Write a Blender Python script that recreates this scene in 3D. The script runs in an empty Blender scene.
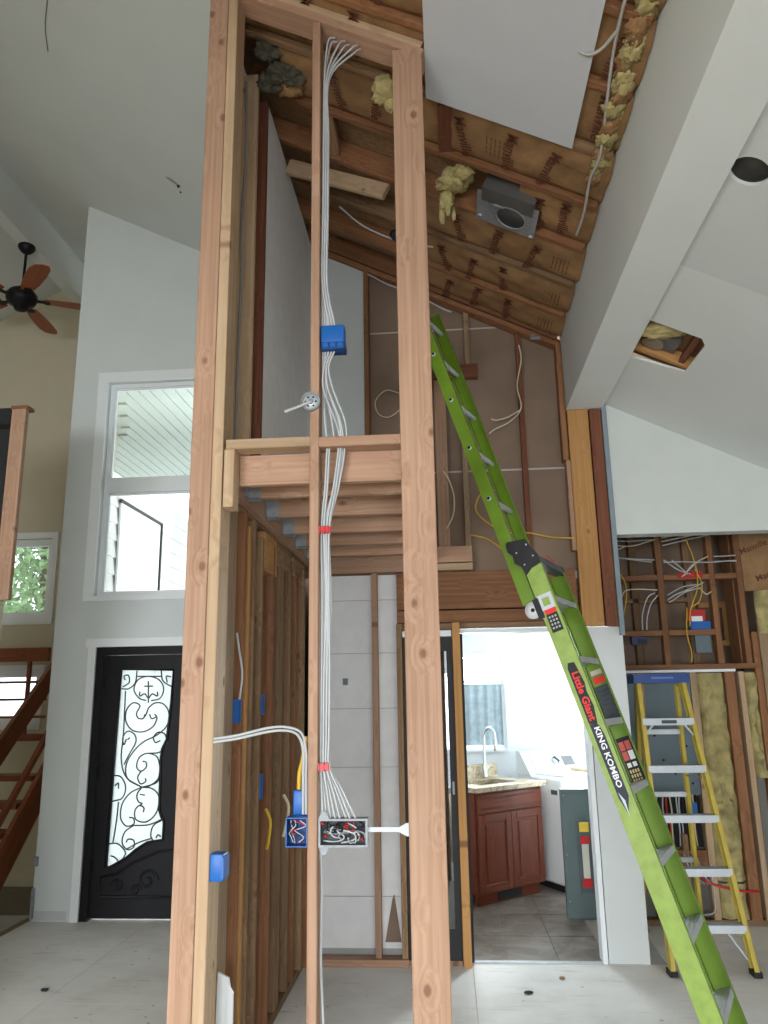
import bpy, bmesh, math, random
from mathutils import Vector, Matrix, noise

# ------------------------------------------------------------------ camera, world, light
S = bpy.context.scene
COL = S.collection
cam_d = bpy.data.cameras.new('camera')
cam = bpy.data.objects.new('camera', cam_d)
COL.objects.link(cam)
cam_d.sensor_fit = 'VERTICAL'
cam_d.sensor_height = 24.0
cam_d.sensor_width = 18.0
cam_d.lens = 780.0 / 1024.0 * 24.0
cam_d.clip_start = 0.05
cam_d.clip_end = 300
_r = Vector((0.99670637, 0.0795644, -0.01568202))
_u = Vector((0.0335775, -0.22887418, 0.97287674))
_f = Vector((-0.07381714, 0.97019901, 0.23079193))
cam.matrix_world = Matrix(((_r.x, _u.x, -_f.x, 0), (_r.y, _u.y, -_f.y, 0), (_r.z, _u.z, -_f.z, 1.65), (0, 0, 0, 1)))
S.camera = cam

W = bpy.data.worlds.new('overcast_sky')
S.world = W
W.use_nodes = True
_bg = W.node_tree.nodes['Background']
_bg.inputs[0].default_value = (0.90, 0.955, 1.0, 1)
_bg.inputs[1].default_value = 3.2

S.view_settings.view_transform = 'Standard'
S.view_settings.look = 'None'
S.view_settings.gamma = 1
S.view_settings.exposure = 0.10
S.view_settings.use_curve_mapping = False
S.cycles.max_bounces = 7
S.cycles.diffuse_bounces = 5
S.cycles.transparent_max_bounces = 12
S.cycles.sample_clamp_indirect = 6.0
S.cycles.caustics_reflective = False
S.cycles.caustics_refractive = False


def area(name, loc, rot, sx, sy, power, color=(0.95, 0.98, 1.0)):
    l = bpy.data.lights.new(name, 'AREA')
    l.shape = 'RECTANGLE'
    l.size, l.size_y, l.energy, l.color = sx, sy, power, color
    o = bpy.data.objects.new(name, l)
    COL.objects.link(o)
    o.location = loc
    o.rotation_euler = rot
    return o


HP = math.pi / 2
# daylight in the glazed doors of the wall behind the camera (one per opening)
for _x, _p in ((-2.7, 470), (0.0, 240), (2.1, 45)):
    area('daylight_rear_glazing', (_x, -3.40, 1.35), (HP - 0.95, 0, 0), 2.0, 2.3, _p)
# daylight just outside the two laundry windows
area('daylight_laundry_window', (0.16, 8.75, 1.75), (-HP, 0, 0), 1.2, 1.3, 760)
area('daylight_laundry_side_window', (1.58, 8.75, 1.70), (-HP, 0, 0), 1.0, 1.3, 540)

R = random.Random(7)

# ------------------------------------------------------------------ materials
MATS = {}


def new_mat(name):
    m = bpy.data.materials.new(name)
    m.use_nodes = True
    return m, m.node_tree.nodes, m.node_tree.links, m.node_tree.nodes['Principled BSDF']


def plain(name, col, rough=0.6, metal=0.0, var=0.06, scale=6.0, bump=0.0, bscale=80.0, spec=0.4):
    if name in MATS:
        return MATS[name]
    m, n, l, b = new_mat(name)
    b.inputs['Roughness'].default_value = rough
    b.inputs['Metallic'].default_value = metal
    b.inputs['Specular IOR Level'].default_value = spec
    tc = n.new('ShaderNodeTexCoord')
    nz = n.new('ShaderNodeTexNoise')
    nz.inputs['Scale'].default_value = scale
    nz.inputs['Detail'].default_value = 4
    l.new(tc.outputs['Object'], nz.inputs['Vector'])
    rp = n.new('ShaderNodeValToRGB')
    rp.color_ramp.elements[0].position = 0.3
    rp.color_ramp.elements[1].position = 0.7
    rp.color_ramp.elements[0].color = (*[c * (1 - var) for c in col], 1)
    rp.color_ramp.elements[1].color = (*[min(1, c * (1 + var)) for c in col], 1)
    l.new(nz.outputs['Fac'], rp.inputs['Fac'])
    l.new(rp.outputs['Color'], b.inputs['Base Color'])
    if bump > 0:
        n2 = n.new('ShaderNodeTexNoise')
        n2.inputs['Scale'].default_value = bscale
        n2.inputs['Detail'].default_value = 5
        l.new(tc.outputs['Object'], n2.inputs['Vector'])
        bp = n.new('ShaderNodeBump')
        bp.inputs['Strength'].default_value = bump
        bp.inputs['Distance'].default_value = 0.01
        l.new(n2.outputs['Fac'], bp.inputs['Height'])
        l.new(bp.outputs['Normal'], b.inputs['Normal'])
    MATS[name] = m
    return m


def wood(name, light, dark, knot=(0.14, 0.06, 0.03), grain=60.0, rough=0.7, knots=True, spread=0.35):
    """sawn lumber: local X runs along the board, local Y across its wide face"""
    if name in MATS:
        return MATS[name]
    m, n, l, b = new_mat(name)
    b.inputs['Roughness'].default_value = rough
    b.inputs['Specular IOR Level'].default_value = 0.25
    tc = n.new('ShaderNodeTexCoord')
    oi = n.new('ShaderNodeObjectInfo')
    mul = n.new('ShaderNodeMath')
    mul.operation = 'MULTIPLY'
    mul.inputs[1].default_value = 37.0
    l.new(oi.outputs['Random'], mul.inputs[0])
    add = n.new('ShaderNodeVectorMath')
    add.operation = 'ADD'
    l.new(tc.outputs['Object'], add.inputs[0])
    l.new(mul.outputs[0], add.inputs[1])
    # knots: go through the board, so thickness is dropped
    mk = n.new('ShaderNodeMapping')
    mk.inputs['Scale'].default_value = (5.0, 7.5, 0.0)
    l.new(add.outputs[0], mk.inputs['Vector'])
    vo = n.new('ShaderNodeTexVoronoi')
    vo.inputs['Scale'].default_value = 1.0
    vo.inputs['Randomness'].default_value = 1.0
    l.new(mk.outputs[0], vo.inputs['Vector'])
    # grain, bent by the knots
    mg = n.new('ShaderNodeMapping')
    mg.inputs['Scale'].default_value = (1.1, grain, grain * 0.9)
    l.new(add.outputs[0], mg.inputs['Vector'])
    kd = n.new('ShaderNodeMapRange')
    kd.inputs[1].default_value = 0.0
    kd.inputs[2].default_value = 0.45
    kd.inputs[3].default_value = 2.2
    kd.inputs[4].default_value = 0.0
    l.new(vo.outputs['Distance'], kd.inputs[0])
    av = n.new('ShaderNodeVectorMath')
    av.operation = 'ADD'
    l.new(mg.outputs[0], av.inputs[0])
    l.new(kd.outputs[0], av.inputs[1])
    g = n.new('ShaderNodeTexNoise')
    g.inputs['Scale'].default_value = 1.0
    g.inputs['Detail'].default_value = 3
    g.inputs['Roughness'].default_value = 0.6
    l.new(av.outputs[0], g.inputs['Vector'])
    rp = n.new('ShaderNodeValToRGB')
    rp.color_ramp.elements[0].position = 0.34
    rp.color_ramp.elements[1].position = 0.66
    rp.color_ramp.elements[0].color = (*dark, 1)
    rp.color_ramp.elements[1].color = (*light, 1)
    l.new(g.outputs['Fac'], rp.inputs['Fac'])
    # broad tone shifts along the board
    bt = n.new('ShaderNodeTexNoise')
    bt.inputs['Scale'].default_value = 2.3
    l.new(add.outputs[0], bt.inputs['Vector'])
    hv = n.new('ShaderNodeHueSaturation')
    l.new(rp.outputs['Color'], hv.inputs['Color'])
    mr = n.new('ShaderNodeMapRange')
    mr.inputs[3].default_value = 1.0 - spread * 0.5
    mr.inputs[4].default_value = 1.0 + spread * 0.5
    l.new(bt.outputs['Fac'], mr.inputs[0])
    mr2 = n.new('ShaderNodeMapRange')
    mr2.inputs[3].default_value = 1.0 - spread * 0.35
    mr2.inputs[4].default_value = 1.0 + spread * 0.35
    l.new(oi.outputs['Random'], mr2.inputs[0])
    mm = n.new('ShaderNodeMath')
    mm.operation = 'MULTIPLY'
    l.new(mr.outputs[0], mm.inputs[0])
    l.new(mr2.outputs[0], mm.inputs[1])
    l.new(mm.outputs[0], hv.inputs['Value'])
    out = hv.outputs['Color']
    if knots:
        kr = n.new('ShaderNodeMapRange')
        kr.interpolation_type = 'SMOOTHSTEP'
        kr.inputs[1].default_value = 0.06
        kr.inputs[2].default_value = 0.15
        kr.inputs[3].default_value = 0.72
        kr.inputs[4].default_value = 0.0
        l.new(vo.outputs['Distance'], kr.inputs[0])
        mx = n.new('ShaderNodeMix')
        mx.data_type = 'RGBA'
        l.new(kr.outputs[0], mx.inputs[0])
        l.new(out, mx.inputs[6])
        mx.inputs[7].default_value = (*knot, 1)
        out = mx.outputs[2]
    l.new(out, b.inputs['Base Color'])
    bp = n.new('ShaderNodeBump')
    bp.inputs['Strength'].default_value = 0.15
    bp.inputs['Distance'].default_value = 0.004
    l.new(g.outputs['Fac'], bp.inputs['Height'])
    l.new(bp.outputs['Normal'], b.inputs['Normal'])
    MATS[name] = m
    return m


def glass_mat(name, tint=(0.95, 0.98, 0.98), refl=0.10, rough=0.02):
    if name in MATS:
        return MATS[name]
    m, n, l, b = new_mat(name)
    n.remove(b)
    t = n.new('ShaderNodeBsdfTransparent')
    t.inputs[0].default_value = (*tint, 1)
    g = n.new('ShaderNodeBsdfGlossy')
    g.inputs['Roughness'].default_value = rough
    mx = n.new('ShaderNodeMixShader')
    lw = n.new('ShaderNodeLayerWeight')
    lw.inputs['Blend'].default_value = 0.25
    mr = n.new('ShaderNodeMapRange')
    mr.inputs[3].default_value = refl
    mr.inputs[4].default_value = 0.6
    l.new(lw.outputs['Fresnel'], mr.inputs[0])
    l.new(mr.outputs[0], mx.inputs[0])
    l.new(t.outputs[0], mx.inputs[1])
    l.new(g.outputs[0], mx.inputs[2])
    l.new(mx.outputs[0], n['Material Output'].inputs[0])
    MATS[name] = m
    return m


def frosted_mat(name, col=(0.9, 0.95, 0.95)):
    if name in MATS:
        return MATS[name]
    m, n, l, b = new_mat(name)
    n.remove(b)
    t = n.new('ShaderNodeBsdfTranslucent')
    t.inputs[0].default_value = (*col, 1)
    p = n.new('ShaderNodeBsdfTransparent')
    p.inputs[0].default_value = (*col, 1)
    d = n.new('ShaderNodeBsdfDiffuse')
    d.inputs[0].default_value = (*col, 1)
    mx = n.new('ShaderNodeMixShader')
    mx.inputs[0].default_value = 0.5
    m2 = n.new('ShaderNodeMixShader')
    tc = n.new('ShaderNodeTexCoord')
    nz = n.new('ShaderNodeTexNoise')
    nz.inputs['Scale'].default_value = 60
    l.new(tc.outputs['Object'], nz.inputs['Vector'])
    mr = n.new('ShaderNodeMapRange')
    mr.inputs[3].default_value = 0.15
    mr.inputs[4].default_value = 0.45
    l.new(nz.outputs['Fac'], mr.inputs[0])
    l.new(t.outputs[0], mx.inputs[1])
    l.new(p.outputs[0], mx.inputs[2])
    l.new(mr.outputs[0], m2.inputs[0])
    l.new(mx.outputs[0], m2.inputs[1])
    l.new(d.outputs[0], m2.inputs[2])
    l.new(m2.outputs[0], n['Material Output'].inputs[0])
    MATS[name] = m
    return m


NEW = wood('new_fir', (0.45, 0.285, 0.195), (0.35, 0.205, 0.13))
PALE = wood('pale_fir', (0.48, 0.345, 0.22), (0.39, 0.265, 0.16), grain=45)
ORANGE = wood('old_orange_fir', (0.28, 0.135, 0.065), (0.19, 0.082, 0.038), spread=0.5)
OLD = wood('old_brown_fir', (0.30, 0.185, 0.10), (0.19, 0.115, 0.062), spread=0.6)
TAN = wood('tan_glulam', (0.50, 0.27, 0.10), (0.42, 0.21, 0.075), spread=0.25)
RED = wood('reddish_old_beam', (0.20, 0.075, 0.04), (0.13, 0.045, 0.025))
GREYW = wood('weathered_plywood', (0.34, 0.24, 0.15), (0.24, 0.16, 0.10))
STAIR = wood('stained_stair_wood', (0.27, 0.085, 0.034), (0.18, 0.054, 0.022), knots=False, rough=0.5)
CHERRY = wood('cherry_cabinet_wood', (0.145, 0.034, 0.014), (0.10, 0.021, 0.009), knots=False, rough=0.35, spread=0.2)
BLADE = wood('fan_blade_wood', (0.32, 0.085, 0.028), (0.24, 0.058, 0.018), knots=False, rough=0.4)
WALL = plain('cool_white_paint', (0.63, 0.675, 0.675), 0.85, var=0.02, scale=3, bump=0.08, bscale=160)
WALLB = plain('white_primer', (0.62, 0.655, 0.66), 0.85, var=0.025, scale=3, bump=0.06, bscale=140)
CEIL = plain('ceiling_paint', (0.60, 0.635, 0.62), 0.9, var=0.02, scale=2, bump=0.10, bscale=120)
CEIL2 = plain('fresh_ceiling_paint', (0.68, 0.71, 0.69), 0.9, var=0.02, scale=2, bump=0.10, bscale=120)
BEIGE = plain('beige_wall_paint', (0.58, 0.53, 0.40), 0.85, var=0.02, bump=0.05)
TRIM = plain('white_trim_paint', (0.80, 0.84, 0.86), 0.45, var=0.01)
GYP = plain('grey_white_gypsum_paper', (0.80, 0.81, 0.82), 0.9, var=0.04, scale=9)
BROWNB = plain('brown_board_paper', (0.235, 0.165, 0.12), 0.9, var=0.10, scale=4)
SEAM = plain('pale_seam', (0.50, 0.47, 0.43), 0.9)
KRAFT = plain('kraft_paper', (0.30, 0.17, 0.075), 0.7, var=0.25, scale=7, bump=1.0, bscale=14)
INK = plain('dark_red_ink', (0.13, 0.042, 0.024), 0.8)
YFIB = plain('yellow_fibreglass', (0.40, 0.335, 0.15), 0.95, var=0.35, scale=9, bump=0.9, bscale=28)
BLACK = plain('black_metal', (0.006, 0.006, 0.008), 0.5, var=0.2, spec=0.25)
BLACKP = plain('black_plastic', (0.010, 0.010, 0.012), 0.6, var=0.2)
CABLE = plain('white_cable_jacket', (0.47, 0.49, 0.50), 0.45, var=0.04)
CREAMC = plain('cream_cable_jacket', (0.62, 0.55, 0.40), 0.5, var=0.05)
YCABLE = plain('yellow_cable_jacket', (0.62, 0.38, 0.03), 0.45, var=0.05)
REDP = plain('red_plastic', (0.50, 0.015, 0.02), 0.4, var=0.05)
BLUEBOX = plain('blue_box_plastic', (0.010, 0.115, 0.42), 0.42, var=0.06)
BLUEDK = plain('dark_blue_box_inside', (0.006, 0.055, 0.20), 0.6, var=0.1)
GALV = plain('galvanised_steel', (0.27, 0.29, 0.31), 0.55, 0.15, var=0.15, scale=30)
ALU = plain('brushed_aluminium', (0.48, 0.50, 0.52), 0.45, 0.3, var=0.08, scale=30)
ALUW = plain('pale_aluminium_step', (0.50, 0.54, 0.58), 0.5, 0.1, var=0.05, scale=20)
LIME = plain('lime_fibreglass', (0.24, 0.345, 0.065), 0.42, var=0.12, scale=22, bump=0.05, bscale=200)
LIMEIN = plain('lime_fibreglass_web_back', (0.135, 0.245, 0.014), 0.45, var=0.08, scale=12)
YLAD = plain('yellow_fibreglass_rail', (0.47, 0.36, 0.06), 0.45, var=0.1, scale=14)
BLUECAP = plain('blue_ladder_cap', (0.010, 0.045, 0.21), 0.4, var=0.06)
PANELG = plain('blue_grey_panel_paint', (0.115, 0.16, 0.185), 0.5, var=0.06, scale=8)
PANELG2 = plain('grey_green_panel_paint', (0.095, 0.135, 0.135), 0.45, var=0.05)
ENAMEL = plain('white_enamel', (0.82, 0.85, 0.87), 0.25, var=0.01)
SILVERP = plain('silver_console', (0.50, 0.53, 0.54), 0.35, 0.3, var=0.03)
CHROME = plain('brushed_nickel', (0.62, 0.62, 0.60), 0.25, 0.9, var=0.03)
CONCR = plain('pale_ground', (0.62, 0.62, 0.60), 0.9, var=0.08)
CORNERB = plain('blue_grey_cut_edge', (0.22, 0.27, 0.31), 0.7, var=0.1)
WHITEPRINT = plain('white_print', (0.80, 0.80, 0.80), 0.6)
REDPRINT = plain('red_print', (0.72, 0.02, 0.015), 0.5)
YPRINT = plain('yellow_print', (0.75, 0.52, 0.04), 0.5)
GOLDPRINT = plain('gold_print', (0.62, 0.50, 0.25), 0.5)
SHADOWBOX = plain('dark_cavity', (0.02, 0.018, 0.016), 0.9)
LEAF = plain('leaf_green', (0.20, 0.31, 0.15), 0.6, var=0.35, scale=3)
BARK = plain('bark', (0.10, 0.07, 0.05), 0.9)
SOFFIT = plain('pale_soffit_paint', (0.50, 0.545, 0.51), 0.7, var=0.03)
SIDING = plain('white_siding_paint', (0.80, 0.78, 0.76), 0.7, var=0.02)
CLEAR = glass_mat('window_glass')
DARKGLASS = glass_mat('dark_door_glass', (0.55, 0.6, 0.6), 0.16)
FROST = frosted_mat('frosted_glass')
SHEER = frosted_mat('sheer_curtain', (0.20, 0.245, 0.27))


def floor_mat():
    m, n, l, b = new_mat('dusty_subfloor')
    b.inputs['Roughness'].default_value = 0.62
    tc = n.new('ShaderNodeTexCoord')
    geo = n.new('ShaderNodeNewGeometry')
    a = n.new('ShaderNodeTexNoise')
    a.inputs['Scale'].default_value = 0.9
    a.inputs['Detail'].default_value = 6
    a.inputs['Roughness'].default_value = 0.65
    l.new(geo.outputs['Position'], a.inputs['Vector'])
    rp = n.new('ShaderNodeValToRGB')
    e = rp.color_ramp.elements
    e[0].position, e[0].color = 0.30, (0.64, 0.61, 0.56, 1)
    e[1].position, e[1].color = 0.70, (0.90, 0.89, 0.87, 1)
    e2 = e.new(0.5)
    e2.color = (0.82, 0.805, 0.78, 1)
    l.new(a.outputs['Fac'], rp.inputs['Fac'])
    # specks and scuffs
    v = n.new('ShaderNodeTexVoronoi')
    v.inputs['Scale'].default_value = 7.0
    l.new(geo.outputs['Position'], v.inputs['Vector'])
    s = n.new('ShaderNodeMapRange')
    s.inputs[1].default_value = 0.045
    s.inputs[2].default_value = 0.09
    s.inputs[3].default_value = 0.6
    s.inputs[4].default_value = 0.0
    l.new(v.outputs['Distance'], s.inputs[0])
    mp = n.new('ShaderNodeMapping')
    mp.inputs['Scale'].default_value = (2.0, 12.0, 1.0)
    mp.inputs['Rotation'].default_value = (0, 0, 0.35)
    l.new(geo.outputs['Position'], mp.inputs['Vector'])
    sc = n.new('ShaderNodeTexNoise')
    sc.inputs['Scale'].default_value = 1.6
    sc.inputs['Detail'].default_value = 5
    l.new(mp.outputs[0], sc.inputs['Vector'])
    sr = n.new('ShaderNodeMapRange')
    sr.inputs[1].default_value = 0.60
    sr.inputs[2].default_value = 0.76
    sr.inputs[3].default_value = 0.0
    sr.inputs[4].default_value = 0.45
    l.new(sc.outputs['Fac'], sr.inputs[0])
    mx = n.new('ShaderNodeMix')
    mx.data_type = 'RGBA'
    l.new(s.outputs[0], mx.inputs[0])
    l.new(rp.outputs['Color'], mx.inputs[6])
    mx.inputs[7].default_value = (0.24, 0.20, 0.16, 1)
    m2 = n.new('ShaderNodeMix')
    m2.data_type = 'RGBA'
    l.new(sr.outputs[0], m2.inputs[0])
    l.new(mx.outputs[2], m2.inputs[6])
    m2.inputs[7].default_value = (0.30, 0.28, 0.26, 1)
    l.new(m2.outputs[2], b.inputs['Base Color'])
    return m


def stone_mat(name, c0, c1, c2, scale=4.0, rough=0.4):
    m, n, l, b = new_mat(name)
    b.inputs['Roughness'].default_value = rough
    geo = n.new('ShaderNodeNewGeometry')
    a = n.new('ShaderNodeTexNoise')
    a.inputs['Scale'].default_value = scale
    a.inputs['Detail'].default_value = 8
    a.inputs['Roughness'].default_value = 0.7
    a.inputs['Distortion'].default_value = 0.8
    l.new(geo.outputs['Position'], a.inputs['Vector'])
    rp = n.new('ShaderNodeValToRGB')
    e = rp.color_ramp.elements
    e[0].position, e[0].color = 0.32, (*c0, 1)
    e[1].position, e[1].color = 0.68, (*c2, 1)
    k = e.new(0.5)
    k.color = (*c1, 1)
    l.new(a.outputs['Fac'], rp.inputs['Fac'])
    l.new(rp.outputs['Color'], b.inputs['Base Color'])
    return m


FLOOR = floor_mat()
TILE = stone_mat('slate_tile', (0.07, 0.052, 0.042), (0.145, 0.115, 0.095), (0.25, 0.205, 0.17), 4.5)
GRANITE = stone_mat('granite', (0.16, 0.11, 0.06), (0.46, 0.38, 0.26), (0.68, 0.60, 0.46), 26, 0.25)

# ------------------------------------------------------------------ builders


def wm(o):
    if o is None:
        return Matrix()
    return wm(o.parent) @ o.matrix_parent_inverse @ o.matrix_basis if o.parent else o.matrix_basis.copy()


def par(o, p):
    if p is not None:
        o.parent = p
        o.matrix_parent_inverse = wm(p).inverted()
    return o


def tag(o, label, cat, group=None, kind=None):
    o['label'] = label
    o['category'] = cat
    if group:
        o['group'] = group
    if kind:
        o['kind'] = kind
    return o


def root(name, loc, label=None, cat=None, group=None, kind=None):
    o = bpy.data.objects.new(name, None)
    COL.objects.link(o)
    o.location = loc
    o.empty_display_size = 0.1
    if label:
        tag(o, label, cat, group, kind)
    return o


def link(name, me, mat, parent=None, mtx=None):
    o = bpy.data.objects.new(name, me)
    COL.objects.link(o)
    if mat is not None and not me.materials:
        me.materials.append(mat)
    if mtx is not None:
        o.matrix_basis = mtx
    return par(o, parent)


class MB:
    """collects shapes (world or local coordinates) into one mesh"""

    def __init__(s):
        s.v, s.f, s.sm = [], [], []

    def add(s, vs, fs, smooth=False):
        k = len(s.v)
        s.v += [tuple(v) for v in vs]
        s.f += [tuple(i + k for i in f) for f in fs]
        s.sm += [smooth] * len(fs)
        return s

    def box(s, lo, hi, M=None, c=0.0):
        vs, fs = chamfer_box([hi[i] - lo[i] for i in range(3)], c)
        o = Vector([(hi[i] + lo[i]) / 2 for i in range(3)])
        vs = [Vector(v) + o for v in vs]
        if M is not None:
            vs = [M @ v for v in vs]
        return s.add(vs, fs)

    def tube(s, pts, r, sides=6, close=False, smooth_path=0, caps=True):
        P = [Vector(p) for p in pts]
        if smooth_path and len(P) > 2:
            P = spline(P, smooth_path, close)
        nrm = None
        rings = []
        m = len(P)
        for i in range(m):
            a = P[i - 1] if (i or close) else P[i]
            b = P[(i + 1) % m] if (i < m - 1 or close) else P[i]
            t = (b - a)
            if t.length < 1e-9:
                t = Vector((0, 0, 1))
            t.normalize()
            if nrm is None:
                nrm = t.orthogonal().normalized()
            nrm = (nrm - t * nrm.dot(t))
            if nrm.length < 1e-6:
                nrm = t.orthogonal()
            nrm.normalize()
            bn = t.cross(nrm)
            rr = r[i] if isinstance(r, (list, tuple)) and len(r) == m else (r if not isinstance(r, (list, tuple)) else r[0])
            rings.append([P[i] + (nrm * math.cos(2 * math.pi * k / sides) + bn * math.sin(2 * math.pi * k / sides)) * rr for k in range(sides)])
        vs = [v for ring in rings for v in ring]
        fs = []
        for i in range(m if close else m - 1):
            j = (i + 1) % m
            for k in range(sides):
                k2 = (k + 1) % sides
                fs.append((i * sides + k, i * sides + k2, j * sides + k2, j * sides + k))
        s.add(vs, fs, True)
        if caps and not close:
            s.add(rings[0], [tuple(range(sides))[::-1]])
            s.add(rings[-1], [tuple(range(sides))])
        return s

    def lathe(s, prof, M=None, seg=20, smooth=True):
        vs, fs = [], []
        for r, z in prof:
            for k in range(seg):
                a = 2 * math.pi * k / seg
                vs.append(Vector((r * math.cos(a), r * math.sin(a), z)))
        for i in range(len(prof) - 1):
            for k in range(seg):
                k2 = (k + 1) % seg
                fs.append((i * seg + k, i * seg + k2, (i + 1) * seg + k2, (i + 1) * seg + k))
        fs.append(tuple(range(seg))[::-1])
        fs.append(tuple((len(prof) - 1) * seg + k for k in range(seg)))
        if M is not None:
            vs = [M @ v for v in vs]
        return s.add(vs, fs, smooth)

    def prism(s, poly, f, d0, d1):
        """poly: 2d points; f(u, v, d) -> 3d"""
        n = len(poly)
        vs = [f(u, v, d0) for u, v in poly] + [f(u, v, d1) for u, v in poly]
        fs = [tuple(range(n))[::-1], tuple(range(n, 2 * n))]
        fs += [(i, (i + 1) % n, n + (i + 1) % n, n + i) for i in range(n)]
        return s.add(vs, fs)

    def mesh(s, name, center=True, fix=True):
        me = bpy.data.meshes.new(name)
        vs = [Vector(v) for v in s.v]
        c = Vector((0, 0, 0))
        if center and vs:
            lo = Vector([min(v[i] for v in vs) for i in range(3)])
            hi = Vector([max(v[i] for v in vs) for i in range(3)])
            c = (lo + hi) / 2
        me.from_pydata([v - c for v in vs], [], s.f)
        me.polygons.foreach_set('use_smooth', s.sm)
        if fix:
            b = bmesh.new()
            b.from_mesh(me)
            bmesh.ops.recalc_face_normals(b, faces=b.faces)
            b.to_mesh(me)
            b.free()
        me.update()
        return me, c

    def build(s, name, mat, parent=None, M=None):
        me, c = s.mesh(name)
        return link(name, me, mat, parent, (M or Matrix()) @ Matrix.Translation(c))


def spline(P, k, close=False):
    out = []
    m = len(P)
    rng = range(m if close else m - 1)
    for i in rng:
        p0 = P[(i - 1) % m] if (i > 0 or close) else P[i] * 2 - P[i + 1]
        p1, p2 = P[i], P[(i + 1) % m]
        p3 = P[(i + 2) % m] if (i + 2 < m or close) else p2 * 2 - p1
        for j in range(k):
            t = j / k
            out.append(0.5 * ((2 * p1) + (p2 - p0) * t + (2 * p0 - 5 * p1 + 4 * p2 - p3) * t * t + (3 * p1 - p0 - 3 * p2 + p3) * t * t * t))
    if not close:
        out.append(P[-1])
    return out


def chamfer_box(d, c=0.0):
    x, y, z = d[0] / 2, d[1] / 2, d[2] / 2
    if c <= 0:
        vs = [(sx * x, sy * y, sz * z) for sx in (-1, 1) for sy in (-1, 1) for sz in (-1, 1)]
        fs = [(0, 1, 3, 2), (4, 6, 7, 5), (0, 4, 5, 1), (2, 3, 7, 6), (0, 2, 6, 4), (1, 5, 7, 3)]
        return vs, fs
    # long edges (along x) chamfered
    c = min(c, y * 0.6, z * 0.6)
    ring = [(-y + c, -z), (y - c, -z), (y, -z + c), (y, z - c), (y - c, z), (-y + c, z), (-y, z - c), (-y, -z + c)]
    vs = [(-x, a, b) for a, b in ring] + [(x, a, b) for a, b in ring]
    fs = [tuple(range(8))[::-1], tuple(range(8, 16))] + [(i, (i + 1) % 8, 8 + (i + 1) % 8, 8 + i) for i in range(8)]
    return vs, fs


BOXCACHE = {}


def lumber(name, a, b, w, t, wdir, mat, parent=None, c=0.003):
    """board from a to b (centre line), width w along wdir, thickness t"""
    a, b = Vector(a), Vector(b)
    x = (b - a)
    L = x.length
    x.normalize()
    y = Vector(wdir)
    y = (y - x * y.dot(x)).normalized()
    z = x.cross(y)
    key = (round(L, 4), round(w, 4), round(t, 4), mat.name, c)
    me = BOXCACHE.get(key)
    if me is None:
        vs, fs = chamfer_box((L, w, t), c)
        me = bpy.data.meshes.new(name)
        me.from_pydata(vs, [], fs)
        me.materials.append(mat)
        BOXCACHE[key] = me
    m = (a + b) / 2
    M = Matrix(((x.x, y.x, z.x, m.x), (x.y, y.y, z.y, m.y), (x.z, y.z, z.z, m.z), (0, 0, 0, 1)))
    return link(name, me, mat, parent, M)


def bd(name, lo, hi, mat, parent=None, c=0.003):
    """axis-aligned board given by its corners: grain runs along its longest side"""
    d = [hi[i] - lo[i] for i in range(3)]
    ax = max(range(3), key=lambda i: d[i])
    o = [i for i in range(3) if i != ax]
    wi, ti = (o[0], o[1]) if d[o[0]] >= d[o[1]] else (o[1], o[0])
    m = [(hi[i] + lo[i]) / 2 for i in range(3)]
    a, b = list(m), list(m)
    a[ax], b[ax] = lo[ax], hi[ax]
    wd = [0, 0, 0]
    wd[wi] = 1
    return lumber(name, a, b, d[wi], d[ti], wd, mat, parent, c)


def box(name, lo, hi, mat, parent=None):
    return MB().box(lo, hi).build(name, mat, parent)


def flat_shape(name, loops, depth, mat, parent, M, bevel=0.0):
    """2d outline with holes (local xy), extruded along local z"""
    cu = bpy.data.curves.new(name, 'CURVE')
    cu.dimensions = '2D'
    cu.fill_mode = 'BOTH'
    cu.extrude = depth / 2
    cu.bevel_depth = bevel
    for lp in loops:
        sp = cu.splines.new('POLY')
        sp.points.add(len(lp) - 1)
        for p, q in zip(sp.points, lp):
            p.co = (q[0], q[1], 0, 1)
        sp.use_cyclic_u = True
    t = bpy.data.objects.new(name, cu)
    COL.objects.link(t)
    bpy.context.view_layer.update()
    me = bpy.data.meshes.new_from_object(t.evaluated_get(bpy.context.evaluated_depsgraph_get()))
    bpy.data.objects.remove(t)
    bpy.data.curves.remove(cu)
    me.name = name
    me.materials.clear()
    return link(name, me, mat, parent, M)


TXT = {}


def text(name, s, size, mat, parent, M, shear=0.0, sx=1.0, offset=0.0, extrude=0.0006):
    key = (s, size, mat.name, shear, sx, offset)
    me = TXT.get(key)
    if me is None:
        cu = bpy.data.curves.new(name, 'FONT')
        cu.body = s
        cu.size = size
        cu.shear = shear
        cu.offset = offset
        cu.extrude = extrude
        cu.align_x = 'CENTER'
        cu.align_y = 'CENTER'
        cu.resolution_u = 2
        t = bpy.data.objects.new(name, cu)
        COL.objects.link(t)
        bpy.context.view_layer.update()
        me = bpy.data.meshes.new_from_object(t.evaluated_get(bpy.context.evaluated_depsgraph_get()))
        bpy.data.objects.remove(t)
        bpy.data.curves.remove(cu)
        if sx != 1.0:
            me.transform(Matrix.Diagonal((sx, 1, 1, 1)))
        me.materials.clear()
        me.materials.append(mat)
        TXT[key] = me
    return link(name, me, mat, parent, M)


def frame_M(o, x, y):
    x, y = Vector(x).normalized(), Vector(y)
    y = (y - x * y.dot(x)).normalized()
    z = x.cross(y)
    return Matrix(((x.x, y.x, z.x, o[0]), (x.y, y.y, z.y, o[1]), (x.z, y.z, z.z, o[2]), (0, 0, 0, 1)))


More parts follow.
